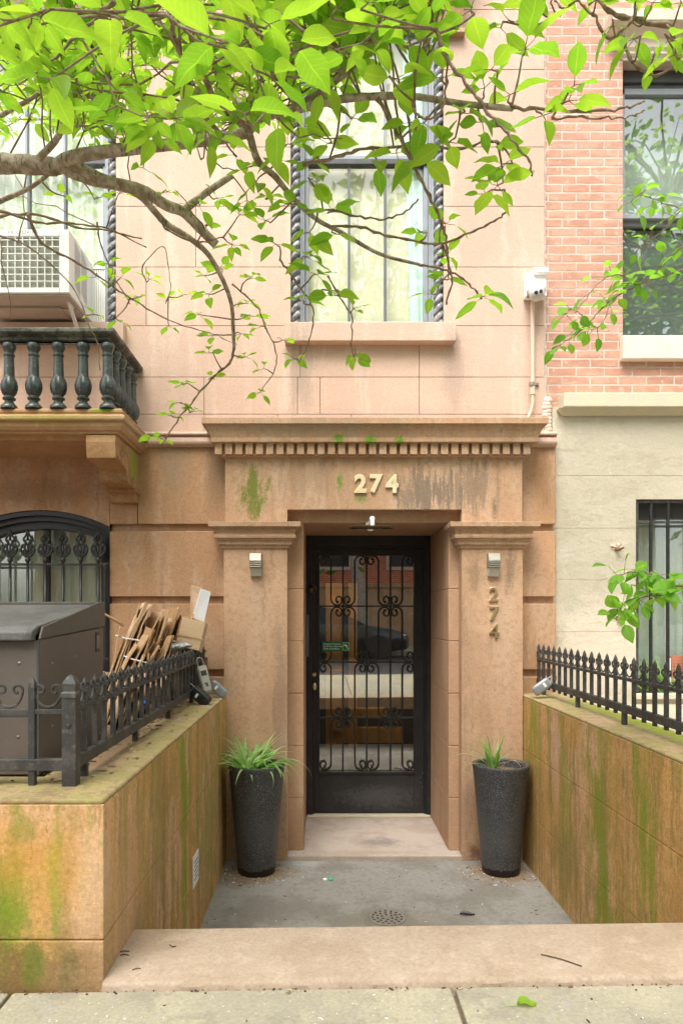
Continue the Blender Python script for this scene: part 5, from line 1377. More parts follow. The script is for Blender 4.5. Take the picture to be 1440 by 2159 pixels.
# limbs
path([(-300, 400), (-80, 350), (0, 345), (60, 347), (118, 352)], 2.65, 2.6, .056, .040, ext=[trunk_top])
path([(118, 352), (150, 332), (230, 319), (310, 310), (400, 300), (470, 291), (520, 280)], 2.6, 2.35, .031, .021)
path([(118, 352), (160, 353), (220, 381), (300, 402), (350, 432), (388, 448), (425, 485), (456, 516)], 2.6, 2.85, .033, .022)
path([(385, 448), (405, 430), (440, 403), (490, 370)], 2.8, 2.75, .021, .014)
path([(140, 362), (200, 384), (260, 395), (300, 417), (350, 470), (400, 502), (440, 537), (470, 590), (488, 640), (492, 690), (494, 735)], 2.62, 3.25, .021, .010)
tp = path([(494, 735), (484, 765), (450, 795), (410, 842), (372, 890), (340, 940)], 3.25, 3.4, .0085, .0032, dens=0, L=.07)
path([(520, 280), (545, 250), (620, 232), (720, 209), (800, 203), (870, 203), (970, 218), (1080, 229)], 2.35, 1.75, .019, .0085)
path([(1080, 229), (1160, 232), (1270, 232), (1330, 224), (1358, 212)], 1.75, 1.7, .0062, .003)
path([(1165, 250), (1230, 246), (1300, 250), (1340, 242), (1356, 233)], 1.72, 1.7, .0038, .002)
path([(530, 270), (560, 235), (620, 228), (670, 200), (720, 160), (785, 108), (855, 55), (940, 0), (1000, -60)], 2.33, 1.9, .019, .008)
path([(525, 280), (545, 340), (580, 372), (620, 420), (670, 464), (720, 490), (800, 535), (885, 558)], 2.38, 2.7, .017, .0075)
path([(885, 558), (950, 573), (990, 600), (1015, 630)], 2.7, 2.65, .0065, .004)
path([(700, 478), (760, 480), (820, 498), (895, 512), (940, 512), (1000, 486), (1045, 464), (1068, 440), (1062, 402)], 2.55, 2.3, .0068, .004)
path([(670, 440), (740, 452), (800, 462), (850, 450), (880, 420)], 2.5, 2.3, .0055, .003)
path([(795, 205), (845, 295), (885, 375), (920, 445), (937, 490), (945, 560), (952, 590), (940, 640)], 2.0, 2.3, .0075, .0035)
path([(640, 345), (720, 328), (785, 311), (920, 312), (970, 313), (1020, 300), (1047, 296)], 2.2, 1.95, .0075, .0035)
path([(920, 60), (940, 120), (990, 185), (1030, 238), (1070, 285), (1115, 340), (1121, 370)], 1.7, 1.75, .0065, .003)
path([(915, -60), (910, 0), (905, 65), (872, 155), (845, 203)], 1.7, 1.95, .0065, .005)
path([(868, 215), (885, 246), (915, 246), (936, 215), (943, 130)], 1.8, 1.75, .005, .0035)
path([(82, 335), (125, 285), (162, 190), (200, 148), (260, 65), (300, 20), (330, -60)], 2.55, 2.2, .016, .009)
path([(160, 182), (210, 215), (265, 272), (300, 312)], 2.45, 2.4, .013, .016)
path([(-60, 275), (0, 245), (60, 212), (100, 185)], 2.9, 2.7, .014, .009)
path([(-200, 400), (0, 445), (75, 467), (150, 471), (225, 482), (310, 522)], 2.9, 3.3, .010, .0035)
path([(-60, 455), (0, 425), (60, 398), (100, 370), (150, 330)], 2.8, 2.7, .014, .008)
path([(-60, 470), (60, 450), (160, 478), (240, 487), (300, 505)], 3.0, 3.3, .010, .004)
d1 = path([(58, 452), (90, 513), (165, 555), (240, 605), (310, 650), (380, 685), (440, 700), (500, 727)], 3.0, 3.7, .0085, .0022)
d2 = path([(490, 600), (540, 645), (565, 700), (582, 740), (580, 780), (550, 825)], 3.05, 3.25, .0055, .0024)
path([(0, 496), (60, 520), (150, 600), (190, 690), (205, 720), (212, 780)], 3.1, 3.3, .0052, .0022)
path([(205, 470), (215, 520), (245, 590), (275, 640)], 3.3, 3.5, .0065, .003)
d3 = path([(590, 545), (620, 590), (660, 650), (652, 715), (630, 765)], 2.6, 2.8, .005, .0022)
d4 = path([(690, 580), (722, 635), (741, 668), (741, 725), (745, 752)], 2.5, 2.55, .0045, .0022)
path([(310, 420), (350, 480), (420, 510), (470, 500)], 2.9, 2.8, .007, .003)
path([(300, 560), (345, 520), (360, 600), (355, 625)], 3.4, 3.5, .004, .002)
path([(400, 60), (420, 140), (470, 230), (530, 275)], 1.7, 2.3, .006, .011)
path([(360, 30), (372, 90), (400, 170), (430, 240), (470, 290)], 1.6, 2.3, .006, .009)
path([(520, -60), (540, 50), (570, 130), (575, 170)], 1.8, 1.9, .007, .004)
path([(690, 60), (650, 110), (610, 140), (575, 190)], 1.9, 2.1, .011, .006)
path([(400, 105), (450, 140), (480, 190), (530, 240)], 2.5, 2.35, .014, .011)
path([(240, 0), (180, 60), (120, 120), (40, 180)], 1.9, 2.2, .008, .003)

# growth: leafy shoots filling the crown, thick above the limbs, thinning to the right and below
def bound(x):
    if x < 450: return 292
    if x < 620: return 292 - (x - 450) * .2
    return max(-40, 258 - (x - 620) * .75)
starts = [(P, i) for P, _ in PATHS for i in range(2, len(P) - 2) if proj(P[i])[1] < 345 and -300 < proj(P[i])[0] < 900]
def shoot(p, d, n, step, Lf, npl, keep=True):
    pts = [p]; d = d.normalized(); cl = []
    for k in range(n):
        d = (d + V((r.gauss(0, .22), r.gauss(0, .22), r.gauss(0, .2)))).normalized()
        q = pts[-1] + d * step
        x, y = proj(q)
        if keep and y > bound(x) - 20: d = (d + V((-.15, -.1, .65))).normalized(); q = pts[-1] + d * step
        if q.y < 1.25: d.y = abs(d.y) + .4; d.normalize(); q = pts[-1] + d * step
        if q.y > 4.4: d.y = -abs(d.y); q = pts[-1] + d * step
        pts.append(q)
        if k > 0 and r.random() < .9: cl.append((q, d.copy()))
    rr = [.0033 - .002 * i / len(pts) for i in range(len(pts))]
    bT.tube(pts, [a * (1.25 if i % 2 else .9) for i, a in enumerate(rr)], 5)
    for q, d_ in cl:
        x, y = proj(q)
        if keep and y > bound(x) + 25: continue
        cluster(bL, bT, q, (d_ + V((r.gauss(0, .7), r.gauss(0, .7), r.gauss(.05, .5)))), r, max(1, int(r.gauss(npl, .9))), Lf)
for k in range(84):
    P, i = r.choice(starts); p = P[i]
    shoot(p, V((r.gauss(0, .8), r.gauss(0, .6), r.uniform(.2, 1.2))), r.randint(6, 12), .08, .080, 4.2)
for k in range(17):                                   # low leafy layer close over the sidewalk
    x, y = r.uniform(-250, 760), r.uniform(-260, 60)
    p = at(x, y, r.uniform(1.45, 2.0)); shoot(p, V((r.gauss(0, 1), r.gauss(.2, .5), r.gauss(-.3, .4))), r.randint(5, 8), .08, .09, 3.4)
for k in range(56):                                   # far, finer layer near the wall
    x, y = r.uniform(-250, 560), r.uniform(120, 285)
    p = at(x, y, r.uniform(3.0, 4.2)); shoot(p, V((r.gauss(0, 1), r.gauss(0, .5), r.gauss(.1, .3))), r.randint(6, 9), .09, .075, 4.2)
for k in range(14):
    x, y = r.uniform(-700, 820), r.uniform(-700, -60)
    p = at(x, y, r.uniform(1.9, 3.4)); shoot(p, V((r.gauss(0, 1), r.gauss(0, .6), r.gauss(.1, .5))), r.randint(6, 10), .11, .09, 3.2)
# leaf sprays measured on the photograph: (x, y, distance, leaves, leaf length, direction)
for (x, y, Y, n, L, d) in [
        (1100, 120, 1.72, 4, .115, (.3, 0, .8)), (1050, 150, 1.72, 3, .10, (-.8, 0, .5)), (1070, 215, 1.72, 4, .10, (.3, 0, .9)), (1020, 205, 1.8, 3, .09, (0, 0, 1)), (1200, 190, 1.7, 3, .10, (.6, 0, .7)), (1180, 220, 1.7, 4, .085, (.6, 0, .1)), (1130, 235, 1.72, 3, .085, (.5, 0, -.4)),
        (980, 235, 1.85, 4, .10, (-.3, 0, -.4)), (1010, 250, 1.85, 3, .095, (.2, 0, -.6)), (960, 290, 1.9, 4, .09, (-.4, 0, -.2)), (1030, 300, 1.9, 3, .075, (.4, 0, .1)), (940, 180, 1.8, 3, .10, (-.3, 0, .4)), (905, 245, 1.85, 3, .10, (-.3, 0, -.2)),
        (1060, 385, 2.0, 5, .095, (-.3, 0, -.2)), (1080, 345, 1.9, 5, .09, (-.4, 0, .1)), (1035, 400, 2.2, 4, .085, (-.7, 0, -.4)),
        (880, 255, 2.0, 4, .095, (-.6, 0, .1)), (840, 310, 2.1, 3, .10, (-.2, 0, -.6)), (885, 330, 2.1, 3, .105, (.2, 0, -.7)), (790, 330, 2.2, 2, .09, (.2, 0, -.8)), (930, 470, 2.4, 4, .09, (.8, 0, .1)), (900, 490, 2.5, 3, .08, (-.6, 0, .1)),
        (1010, 622, 2.65, 5, .115, (.3, -.2, -.3)), (945, 590, 2.5, 4, .08, (-.4, 0, 0)), (935, 540, 2.5, 4, .08, (.4, 0, .2)), (920, 620, 2.6, 3, .075, (-.8, 0, -.1)),
        (745, 735, 2.55, 5, .08, (.1, 0, -.3)), (738, 660, 2.55, 3, .07, (.2, 0, .2)), (715, 625, 2.5, 3, .08, (-.6, 0, 0)),
        (650, 375, 2.35, 3, .09, (.4, 0, -.4)), (620, 430, 2.4, 4, .09, (-.5, 0, -.1)), (690, 450, 2.45, 4, .10, (.3, 0, .2)), (660, 480, 2.5, 4, .09, (-.4, 0, -.4)), (700, 490, 2.5, 3, .095, (.5, 0, -.3)), (640, 540, 2.6, 4, .09, (.3, 0, -.2)), (660, 580, 2.6, 4, .09, (.4, 0, -.1)), (590, 520, 2.6, 4, .085, (-.4, 0, .1)), (570, 470, 2.6, 4, .085, (-.5, 0, .2)), (680, 610, 2.6, 3, .075, (.4, 0, -.1)), (640, 640, 2.7, 3, .07, (0, 0, 0)), (630, 760, 2.8, 4, .065, (-.3, 0, .2)), (590, 720, 3.1, 3, .06, (.3, 0, .2)), (555, 820, 3.25, 4, .07, (-.2, 0, -.2)), (565, 780, 3.25, 2, .065, (-.6, 0, .1)), (560, 690, 3.2, 3, .065, (-.4, 0, 0)),
        (500, 460, 2.8, 4, .085, (.2, 0, .1)), (480, 510, 2.8, 5, .08, (.4, 0, -.1)), (440, 470, 2.9, 3, .08, (-.3, 0, -.1)), (420, 430, 2.8, 3, .085, (.1, 0, -.5)), (520, 590, 3., 4, .075, (.4, 0, .1)), (470, 570, 3.1, 4, .075, (-.4, 0, .3)), (440, 580, 3.1, 4, .08, (-.6, 0, .1)), (450, 620, 3.1, 4, .075, (-.5, 0, 0)), (510, 640, 3.2, 4, .075, (.4, 0, .1)), (430, 665, 3.2, 4, .075, (-.5, 0, .1)), (520, 665, 3.2, 4, .08, (.5, 0, -.1)), (455, 705, 3.2, 4, .075, (-.4, 0, 0)), (500, 700, 3.25, 4, .07, (.4, 0, -.1)), (450, 745, 3.25, 4, .07, (-.5, 0, 0)), (510, 755, 3.25, 4, .07, (.5, 0, .1)), (400, 810, 3.3, 5, .075, (-.5, 0, 0)), (440, 800, 3.3, 3, .065, (.3, 0, .2)), (385, 850, 3.35, 3, .07, (-.4, 0, 0)), (370, 880, 3.35, 4, .075, (-.4, 0, .1)), (345, 925, 3.4, 4, .07, (-.4, 0, .1)), (330, 915, 3.4, 3, .07, (-.6, 0, -.1)), (400, 870, 3.35, 3, .06, (.5, 0, .1)),
        (240, 560, 3.3, 4, .07, (-.3, 0, 0)), (250, 590, 3.3, 3, .075, (.3, 0, .1)), (205, 575, 3.2, 2, .07, (-.3, 0, -.6)), (310, 595, 3.5, 4, .065, (.3, 0, .2)), (300, 625, 3.5, 4, .06, (-.3, 0, 0)), (350, 640, 3.6, 4, .07, (.2, 0, .2)), (380, 625, 3.6, 4, .07, (.3, 0, .1)), (245, 670, 3.3, 3, .07, (.2, 0, -.1)), (210, 665, 3.3, 3, .065, (-.6, 0, 0)), (355, 680, 3.6, 3, .06, (0, 0, -.1)),
        (300, 340, 2.4, 2, .08, (.1, 0, -.8)), (260, 300, 2.4, 3, .085, (.3, 0, .4)), (330, 270, 2.4, 3, .085, (-.3, 0, .3)), (200, 420, 2.9, 3, .07, (.4, 0, .1)), (140, 415, 2.9, 3, .07, (-.3, 0, .1)), (350, 400, 2.8, 3, .07, (.3, 0, -.3)), (530, 350, 2.5, 4, .09, (-.4, 0, -.4)), (500, 330, 2.5, 3, .09, (-.3, 0, .3)), (560, 420, 2.6, 4, .085, (.5, 0, -.1)), (450, 420, 2.8, 4, .08, (.3, 0, .2)), (520, 410, 2.7, 3, .085, (0, 0, -.3)), (545, 375, 2.5, 3, .1, (-.2, 0, -.5)), (250, 410, 3.2, 4, .07, (.3, 0, 0)), (700, 300, 2.3, 4, .095, (-.3, 0, .1)), (670, 330, 2.3, 3, .09, (-.4, 0, -.2)), (600, 310, 2.4, 4, .095, (.2, 0, .3)), (740, 250, 2.2, 4, .095, (.1, 0, .2)), (620, 270, 2.3, 4, .1, (.3, 0, .2)), (580, 330, 2.4, 4, .095, (.1, 0, -.2)),
        (480, 90, 1.35, 3, .13, (-.6, 0, .1)), (560, 60, 1.4, 3, .12, (.2, 0, .5)), (600, 100, 1.5, 3, .115, (.5, 0, 0)), (250, 40, 1.4, 3, .13, (-.3, 0, .2)), (120, 160, 1.5, 3, .11, (-.3, 0, -.2)), (60, 60, 1.5, 3, .12, (.2, 0, .3)), (700, 40, 1.6, 3, .115, (.2, 0, .3)), (760, 20, 1.6, 4, .11, (.3, 0, .2)), (850, 100, 1.75, 4, .105, (.4, 0, .2)), (820, 160, 1.8, 4, .1, (.3, 0, 0)), (1000, 30, 1.7, 3, .115, (-.2, 0, .4))]:
    p = at(x, y, Y)
    best = min((((q - p).length, q) for P, _ in PATHS for q in P), key=lambda t: t[0])
    if best[0] > .02:
        mid = (p + best[1]) / 2 + V((r.uniform(-.1, .1), r.uniform(-.1, .1), r.uniform(-.06, .04))) * best[0]
        bT.tube(crom([best[1], mid, p], 5), [.0036 - .00012 * i for i in range(11)], 5)
    cluster(bL, bT, p, V(d) + V((0, r.uniform(-.4, .4), 0)), r, n, L, stem=.02)
# unseen rest of the crown overhead, added for shade and window reflections
def crown_over(x0, x1, y0, y1, z0, z1, nb, nl, hubs):
    for b in range(nb):
        c = V((r.uniform(x0, x1), r.uniform(y0, y1), r.uniform(z0, z1)))
        hb = min(hubs, key=lambda q: (q - c).length); bT.tube(crom([hb, (hb + c) / 2 + V((r.gauss(0, .15), r.gauss(0, .15), .15)), c], 5), [.022 - .0012 * i for i in range(11)], 5)
        e = c + V((r.gauss(0, .5), r.gauss(0, .5), r.gauss(.1, .2))); bT.tube([c, (c + e) / 2 + V((0, 0, .06)), e], [.010, .007, .003], 5)
        for k in range(nl):
            p = c.lerp(e, r.random()) + V((r.gauss(0, .22), r.gauss(0, .22), r.gauss(0, .16)))
            a = r.uniform(0, 2 * PI); d = V((math.cos(a), math.sin(a), r.uniform(-.5, .1))).normalized(); s_ = d.cross(V((r.gauss(0, .4), r.gauss(0, .4), 1))).normalized()
            L_ = r.uniform(.09, .14); i = len(bL.v)
            for u, q in ((0, 0), (.45, .30), (1, 0), (.45, -.30)):
                bL.uv[len(bL.v)] = (q * 3, u); bL.v.append(p + d * (u * L_) + s_ * (q * L_))
            bL.f.append((i, i + 1, i + 2, i + 3)); bL.m.append(0)
HUB = crom([(-3.1, 1.35, 1.7), (-3.2, .9, 3.0), (-2.6, .4, 4.2), (-1.4, .1, 4.9), (.2, -.1, 5.2), (1.8, -.1, 5.3), (3.2, 0, 5.4)], 5)
bB.tube(HUB, [.11 - .0028 * i for i in range(len(HUB))], 10); HUB = HUB[8:]
crown_over(-4.2, 4.0, -1.8, 1.6, 3.6, 6.8, 84, 26, HUB)
crown_over(-4.2, 2.4, 1.4, 2.6, 4.3, 7.2, 22, 26, HUB)
# bare dead twigs under the limb
for k in range(34):
    P, R_ = r.choice(PATHS); i = r.randrange(len(P)); p = P[i]
    if proj(p)[0] > 620 or proj(p)[1] > 520: continue
    d = V((r.gauss(.1, .8), r.gauss(0, .5), r.gauss(-.1, .6))).normalized(); pts = [p]
    for j in range(r.randint(4, 8)):
        d = (d + V((r.gauss(0, .3), r.gauss(0, .3), r.gauss(.05, .3)))).normalized(); pts.append(pts[-1] + d * .055)
    bT.tube(pts, [.0032 - .0018 * j / len(pts) for j in range(len(pts))], 5)
bB.build('limb', M['bark'], T, smooth=True)
bT.build('twig', M['twigbark'], T, smooth=True)
bL.build('foliage', M['leaf'], T, smooth=True)
print('cherry leaves faces', len(bL.f))

# second tree, its trunk out of frame at the right, twigs entering at the upper right corner
T2 = thing('cherry_tree', 'second cherry tree reaching in over the brick wall at the upper right', 'tree', (2.9, 0.2, 0))
bB, bT, bL = MB(), MB(), MB(); PATHS = []
mb = MB(); mb.tube(crom([(2.9, .2, -.15), (2.85, .25, .8), (2.7, .5, 1.7), (2.45, .85, 2.5), (2.2, 1.2, 3.1)], 6), [.16 - .0042 * k for k in range(25)], 12); mb.build('trunk', M['bark'], T2, smooth=True)
e2 = V((2.2, 1.2, 3.1))
path([(1560, 40), (1400, 50), (1310, 36), (1262, 0), (1230, -60)], 2.0, 2.1, .012, .006, ext=[e2])
path([(1480, -120), (1330, 45), (1280, 80), (1250, 30), (1215, 4), (1190, 20), (1168, 0)], 2.0, 2.1, .008, .003, ext=[e2 + V((0, 0, .2))])
path([(1310, 60), (1325, 122), (1365, 156), (1405, 150), (1432, 122), (1440, 90)], 2.05, 1.95, .0062, .0035)
for (x, y, Y, n, L, d) in [(1085, 50, 2.0, 3, .10, (-.5, 0, .3)), (1060, 45, 2.0, 2, .10, (-.2, 0, -.6)), (1130, 15, 2.05, 4, .09, (-.3, 0, .3)), (1160, 5, 2.05, 4, .085, (.2, 0, .3)), (1240, 10, 2.05, 4, .085, (.3, 0, .2)), (1290, 40, 2.0, 4, .08, (0, 0, -.4)), (1350, 75, 1.95, 5, .085, (-.4, 0, -.2)), (1400, 70, 1.9, 4, .085, (.3, 0, -.3)), (1420, 100, 1.9, 4, .08, (0, 0, -.6)), (1370, 20, 1.95, 4, .09, (.1, 0, .3)), (1430, 20, 1.95, 4, .09, (.1, 0, .3)), (1340, -10, 1.95, 4, .09, (.1, 0, .3)), (1260, -20, 2.0, 4, .09, (.1, 0, .3)), (1480, 60, 1.9, 5, .09, (.1, 0, .1)), (1380, 110, 2.0, 3, .075, (-.2, 0, -.7))]:
    p = at(x, y, Y); best = min((((q - p).length, q) for P, _ in PATHS for q in P), key=lambda t: t[0])
    if best[0] > .02: bT.tube(crom([best[1], (p + best[1]) / 2 + V((0, 0, -.03)), p], 5), [.0036 - .00012 * i for i in range(11)], 5)
    cluster(bL, bT, p, V(d), r, n, L, stem=.02)
for k in range(12):
    p = at(r.uniform(1150, 1800), r.uniform(-500, -60), r.uniform(1.8, 2.6)); shoot(p, V((r.gauss(0, 1), r.gauss(0, .6), r.gauss(.2, .4))), 7, .1, .09, 3, False)
HUB = crom([(2.7, .5, 1.7), (3.2, .2, 3.2), (3.8, 0, 4.6), (4.6, -.2, 6.0), (5.2, -.3, 7.4)], 5)
bB.tube(HUB, [.10 - .0035 * i for i in range(len(HUB))], 10); HUB = HUB[8:]
crown_over(2.0, 7.5, -2.0, 1.6, 4.6, 9.0, 75, 26, HUB)  # unseen crown added so the upstairs window reflects leaves instead of sky
bB.build('limb', M['bark'], T2, smooth=True); bT.build('twig', M['twigbark'], T2, smooth=True); bL.build('foliage', M['leaf'], T2, smooth=True)

# sapling in the neighbour's yard: small round leaves against brick and window
T3 = thing('sapling', 'young small leaved sapling leaning in from the right over the neighbouring fence', 'sapling', (2.75, 3.3, .47))
bB, bT, bL = MB(), MB(), MB(); PATHS = []
mb = MB(); mb.tube(crom([(2.75, 3.3, .45), (2.72, 3.28, 1.2), (2.6, 3.2, 2.0), (2.5, 3.15, 2.8)], 6), [.03 - .0008 * k for k in range(19)], 10); mb.build('trunk', M['bark'], T3, smooth=True)
q1, q2 = V((2.6, 3.2, 2.0)), V((2.72, 3.28, 1.2))
path([(1560, 540), (1440, 570), (1350, 598), (1290, 632), (1250, 670), (1215, 705), (1165, 735)], 3.1, 3.0, .007, .0022, ext=[q1])
path([(1350, 598), (1310, 580), (1270, 590), (1235, 630), (1212, 660)], 3.05, 3.0, .0035, .002)
path([(1520, 480), (1440, 520), (1390, 560), (1330, 600)], 3.15, 3.05, .006, .0028, ext=[q1])
path([(1520, 400), (1440, 440), (1395, 490), (1340, 520)], 3.15, 3.05, .006, .0025, ext=[q1])
path([(1440, 440), (1390, 425), (1350, 412), (1330, 425)], 3.1, 3.0, .003, .0018)
path([(1290, 632), (1260, 690), (1215, 655), (1190, 660)], 3.0, 3.0, .003, .0016)
path([(1560, 1240), (1440, 1238), (1390, 1215), (1345, 1205), (1300, 1212)], 3.0, 2.9, .0055, .0022, ext=[q2])
path([(1440, 1240), (1400, 1255), (1360, 1258), (1318, 1270), (1300, 1300)], 2.95, 2.85, .004, .0018)
def round_leaf(p, d, L):
    leaf(bL, p, d, V((r.gauss(0, .45), -.25 + r.gauss(0, .35), 1)), L, L * r.uniform(.33, .42), r.uniform(.05, .3), r.uniform(.05, .4))
for P, _ in PATHS:
    for i in range(len(P)):
        x, y = proj(P[i]); low = y > 1000
        den = (.62 if low else .5) if (x > 1290 or low) else .26
        for s in (0, 1, 2):
            if r.random() < den * (1 if low else .95):
                d = V((r.gauss(-.3, .8), r.gauss(-.2, .7), r.gauss(-.1, .5))).normalized(); pe = P[i] + d * r.uniform(.012, .07)
                bT.tube([P[i], pe], [.0014, .001], 4, cap=False); round_leaf(pe, (d + V((0, 0, -.3))).normalized(), r.uniform(.05, .082) if low else r.uniform(.042, .066))
bB.v and bB.build('limb', M['bark'], T3, smooth=True); bT.build('twig', M['twigbark'], T3, smooth=True); bL.build('foliage', M['leaf_small'], T3, smooth=True)
# plants at the basement window
mb = MB()
for k in range(60):
    c = V((r.uniform(2.27, 2.62), r.uniform(4.985, 5.02), .53)); 
    blade(mb, c, V((r.gauss(0, .6), r.gauss(0, .15), 1)).normalized(), r.uniform(.1, .34), r.uniform(.005, .014), r.uniform(.2, 1.2))
o = mb.build('window_plant', M['blade'], smooth=True); tag(o, 'wispy green potted plant behind the bars of the basement window', 'plant')

# ================================================================== ACROSS THE STREET (seen in the glass)
def far_house(x0, x1, wall, label, h, door_at):
    t_ = thing('row_house', label, 'house', ((x0 + x1) / 2, -13.2, 0), 'row houses across the street')
    mb = MB(); mb.box(x0, x1, -13.6, -13.05, 2.0, h); mb.build('wall', wall, t_)
    mb = MB(); mb.box(x0, x1, -13.7, -12.98, -.1, 2.0); mb.mould(x0, x1, -12.9, -13.5, [(0, 2.0), (0, 2.12)]); mb.build('stone_base', M['stone_low'], t_)
    mb = MB(); mb.box(x0, x1, -13.3, -12.4, h, h + .6); mb.build('cornice', M['frame_dark'], t_)
    n = 3; w = (x1 - x0) / n
    for k in range(n):
        for zz in (2.6, 6.2):
            xa = x0 + w * (k + .25); xb = x0 + w * (k + .75)
            mb = MB(); mb.box(xa, xb, -13.06, -13.0, zz, zz + 2.3); f = mb.build('window', M['stone_up'], t_)
            mb = MB(); mb.box(xa + .1, xb - .1, -13.0, -12.99, zz + .12, zz + 2.2); mb.build('pane', M['darkglass'], f)
    return t_
far_house(-9.5, -3.2, M['stone_low'], 'brownstone row house across the street, left one', 9, 0)
far_house(-3.2, 4.0, M['brick_far'], 'red brick row house straight across the street', 9.5, 1)
far_house(4.0, 11., M['stone_up'], 'pale row house across the street, right one', 9, 0)
def street_tree(x, y, h, rad, seed, lab):
    q = random.Random(seed); t_ = thing('street_tree', lab, 'tree', (x, y, 0), 'trees across the street')
    lean = q.uniform(-.9, -.3)
    top = V((x + lean, y, h * .55))
    mb = MB(); mb.tube(crom([(x, y, -.1), (x + lean * .2, y, 1.2), (x + lean * .6, y, h * .35), top], 5), [.26 - .008 * k for k in range(16)], 10)
    cen = V((x + lean, y, h * .75)); tips = []
    for k in range(12):
        d = V((q.gauss(0, 1), q.gauss(0, 1), q.uniform(.1, 1))).normalized(); e = top + V((d.x * rad * .8, d.y * rad * .8, d.z * h * .35)); mb.tube([top - V((0, 0, .4 * q.random())), (top + e) / 2 + V((0, 0, .2)), e], [.08, .05, .02], 6); tips.append(e)
    mb.build('trunk', M['bark'], t_, smooth=True)
    m_ = MB()
    for k in range(4200):
        c = q.choice(tips) if q.random() < .75 else cen + V((q.gauss(0, .4) * rad, q.gauss(0, .4) * rad, q.gauss(0, .2) * h))
        p = c + V((q.gauss(0, .5), q.gauss(0, .5), q.gauss(0, .4))); s = q.uniform(.12, .26); a = V((q.gauss(0, 1), q.gauss(0, 1), q.gauss(0, 1))).normalized(); b = a.orthogonal().normalized()
        i = len(m_.v)
        for u, v_ in ((-1, 0), (0, .5), (1, 0), (0, -.5)):
            m_.uv[len(m_.v)] = (v_ * 2, .5 + u * .5); m_.v.append(p + a * s * u + b * s * v_)
        m_.f.append((i, i + 1, i + 2, i + 3)); m_.m.append(0)
    m_.build('crown', M['leaf_far'], t_)
street_tree(1.35, -10.4, 12.5, 3.2, 1, 'leaning street tree behind the dark car across the street')
street_tree(-4.6, -10.3, 13, 3.2, 2, 'upright street tree in front of the left row house across the street')
street_tree(8.6, -10.3, 15, 3.6, 3, 'bushy street tree in front of the right row house across the street')
# parked car
t_ = thing('parked_car', 'dark parked saloon car across the street reflected in the door glass', 'car', (0, -8.3, -.14))
carm = surf('dark_car_paint', (.015, .016, .02), grain=0, rough=.18, spec=.8, bumps=())
Z0 = -.14
def sec(x, hw, zb, zbelt):
    return [V((x, -8.3 - hw * .9, Z0 + zb)), V((x, -8.3 - hw, Z0 + zb + .18)), V((x, -8.3 - hw, Z0 + zbelt - .12)), V((x, -8.3 - hw * .93, Z0 + zbelt)), V((x, -8.3 + hw * .93, Z0 + zbelt)), V((x, -8.3 + hw, Z0 + zbelt - .12)), V((x, -8.3 + hw, Z0 + zb + .18)), V((x, -8.3 + hw * .9, Z0 + zb))]
mb = MB(); mb.loft([sec(-2.5, .70, .35, .85), sec(-2.42, .82, .25, .95), sec(-1.9, .89, .2, .98), sec(0, .90, .2, .95), sec(1.1, .89, .2, .92), sec(1.9, .86, .22, .80), sec(2.25, .78, .26, .70), sec(2.34, .62, .32, .58)]); mb.build('body', carm, t_, smooth='auto')
def gh(x, hw, z): return [V((x, -8.3 - hw, Z0 + z)), V((x, -8.3 + hw, Z0 + z))]
mb = MB(); prof = [(-2.0, .78, .95), (-1.25, .66, 1.38), (-.3, .64, 1.44), (.35, .66, 1.36), (1.15, .78, .93)]
tp = [gh(*q) for q in prof]
for i in range(4):
    mb.quad(tp[i][0], tp[i][1], tp[i + 1][1], tp[i + 1][0], 0 if i in (1, 2) else 1)
for s in (0, 1):
    mb.poly([q[s] for q in tp], 1)
mb.build('cabin', [carm, M['darkglass']], t_)
for x in (-1.5, 1.5):
    for s in (-1, 1):
        mb = MB(); mb.lathe([(.19, -.1), (.31, -.1), (.33, -.06), (.33, .06), (.31, .1), (.19, .1)], (0, 0, 0), 24); mb.xf(Matrix.Translation((x, -8.3 + s * .83, Z0 + .33)) @ Matrix.Rotation(PI / 2, 4, 'X')); wh = mb.build('wheel', M['iron_dark'], t_, smooth='auto')
        mb = MB(); mb.lathe([(.19, -.08), (.19, .08), (.05, .095), (.001, .1)], (0, 0, 0), 20); mb.xf(Matrix.Translation((x, -8.3 + s * .83, Z0 + .33)) @ Matrix.Rotation(-s * PI / 2, 4, 'X')); mb.build('rim', M['steel'], wh, smooth='auto')
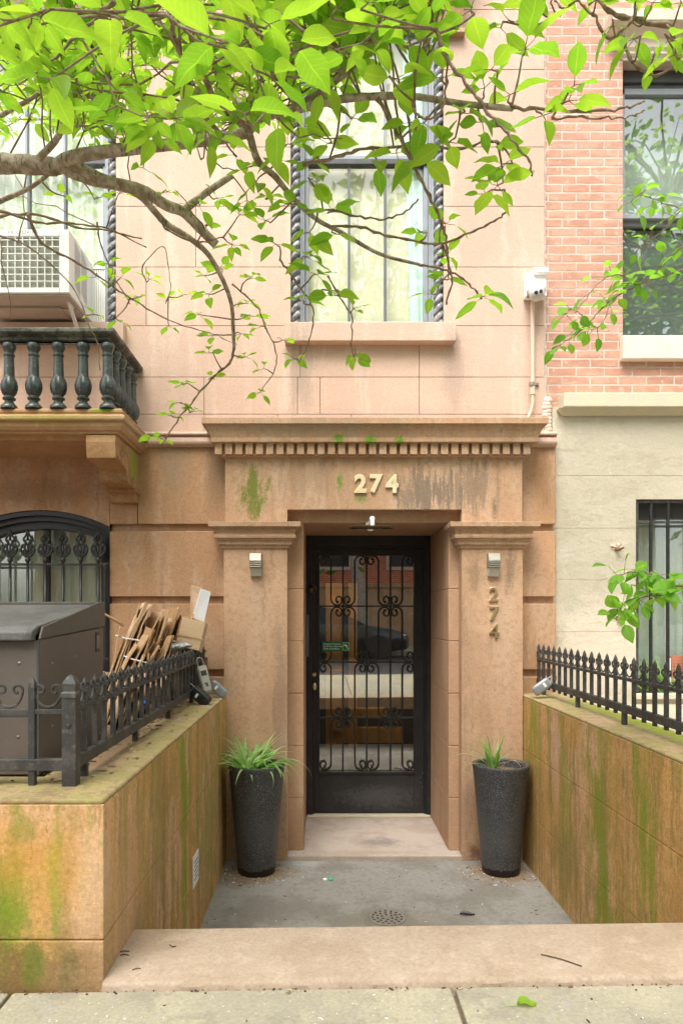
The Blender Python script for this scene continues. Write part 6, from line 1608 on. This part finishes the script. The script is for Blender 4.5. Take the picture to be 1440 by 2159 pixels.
for s in (-1, 1):
    mb = MB(); mb.ellipsoid((2.16, -8.3 + s * .66, Z0 + .64), .12, .14, .06, 12, 8); mb.build('headlight', M['diffuser'], t_, smooth=True)

# ================================================================== LIGHT, SKY, CAMERA
w = bpy.data.worlds.new('World'); S.world = w; w.use_nodes = True
nt = w.node_tree; bg = nt.nodes['Background']
sky = nt.nodes.new('ShaderNodeTexSky'); sky.sky_type = 'NISHITA'; sky.sun_disc = False
EL, AZ = R(60), R(-160)                                # sun high, behind the camera and a little to the left
sky.sun_elevation = EL; sky.air_density = 1.0; sky.dust_density = 5.0; sky.ozone_density = .6
bg.inputs[1].default_value = .15
hs = nt.nodes.new('ShaderNodeHueSaturation'); hs.inputs['Saturation'].default_value = .35      # thin overcast
nt.links.new(sky.outputs[0], hs.inputs['Color']); nt.links.new(hs.outputs[0], bg.inputs[0])
sd = V((-.35, -.94, 0)).normalized(); sdir = V((sd.x * math.cos(EL), sd.y * math.cos(EL), math.sin(EL)))
sky.sun_rotation = math.atan2(sd.x, sd.y)
ld = bpy.data.lights.new('sun', 'SUN'); ld.energy = 1.75; ld.angle = R(32); ld.color = (1., .95, .90)
lo = bpy.data.objects.new('sun', ld); COL.objects.link(lo); lo.rotation_euler = sdir.to_track_quat('Z', 'Y').to_euler()

cam = bpy.data.cameras.new('camera'); co_ = bpy.data.objects.new('camera', cam); COL.objects.link(co_)
co_.location = (0, 0, HC); co_.rotation_euler = (PI / 2, 0, 0)
cam.sensor_fit = 'AUTO'; cam.sensor_width = 36; cam.lens = FPX / 2159 * 36
cam.shift_x = (720 - VX) / 2159; cam.shift_y = (VY - 1079.5) / 2159
cam.clip_start = .05; cam.clip_end = 500
S.camera = co_
S.view_settings.view_transform = 'Standard'; S.view_settings.look = 'None'; S.view_settings.gamma = 1; S.view_settings.use_curve_mapping = False
S.view_settings.exposure = 1.36
S.cycles.max_bounces = 10; S.cycles.transparent_max_bounces = 12; S.cycles.use_denoising = True
S.cycles.sample_clamp_indirect = 6
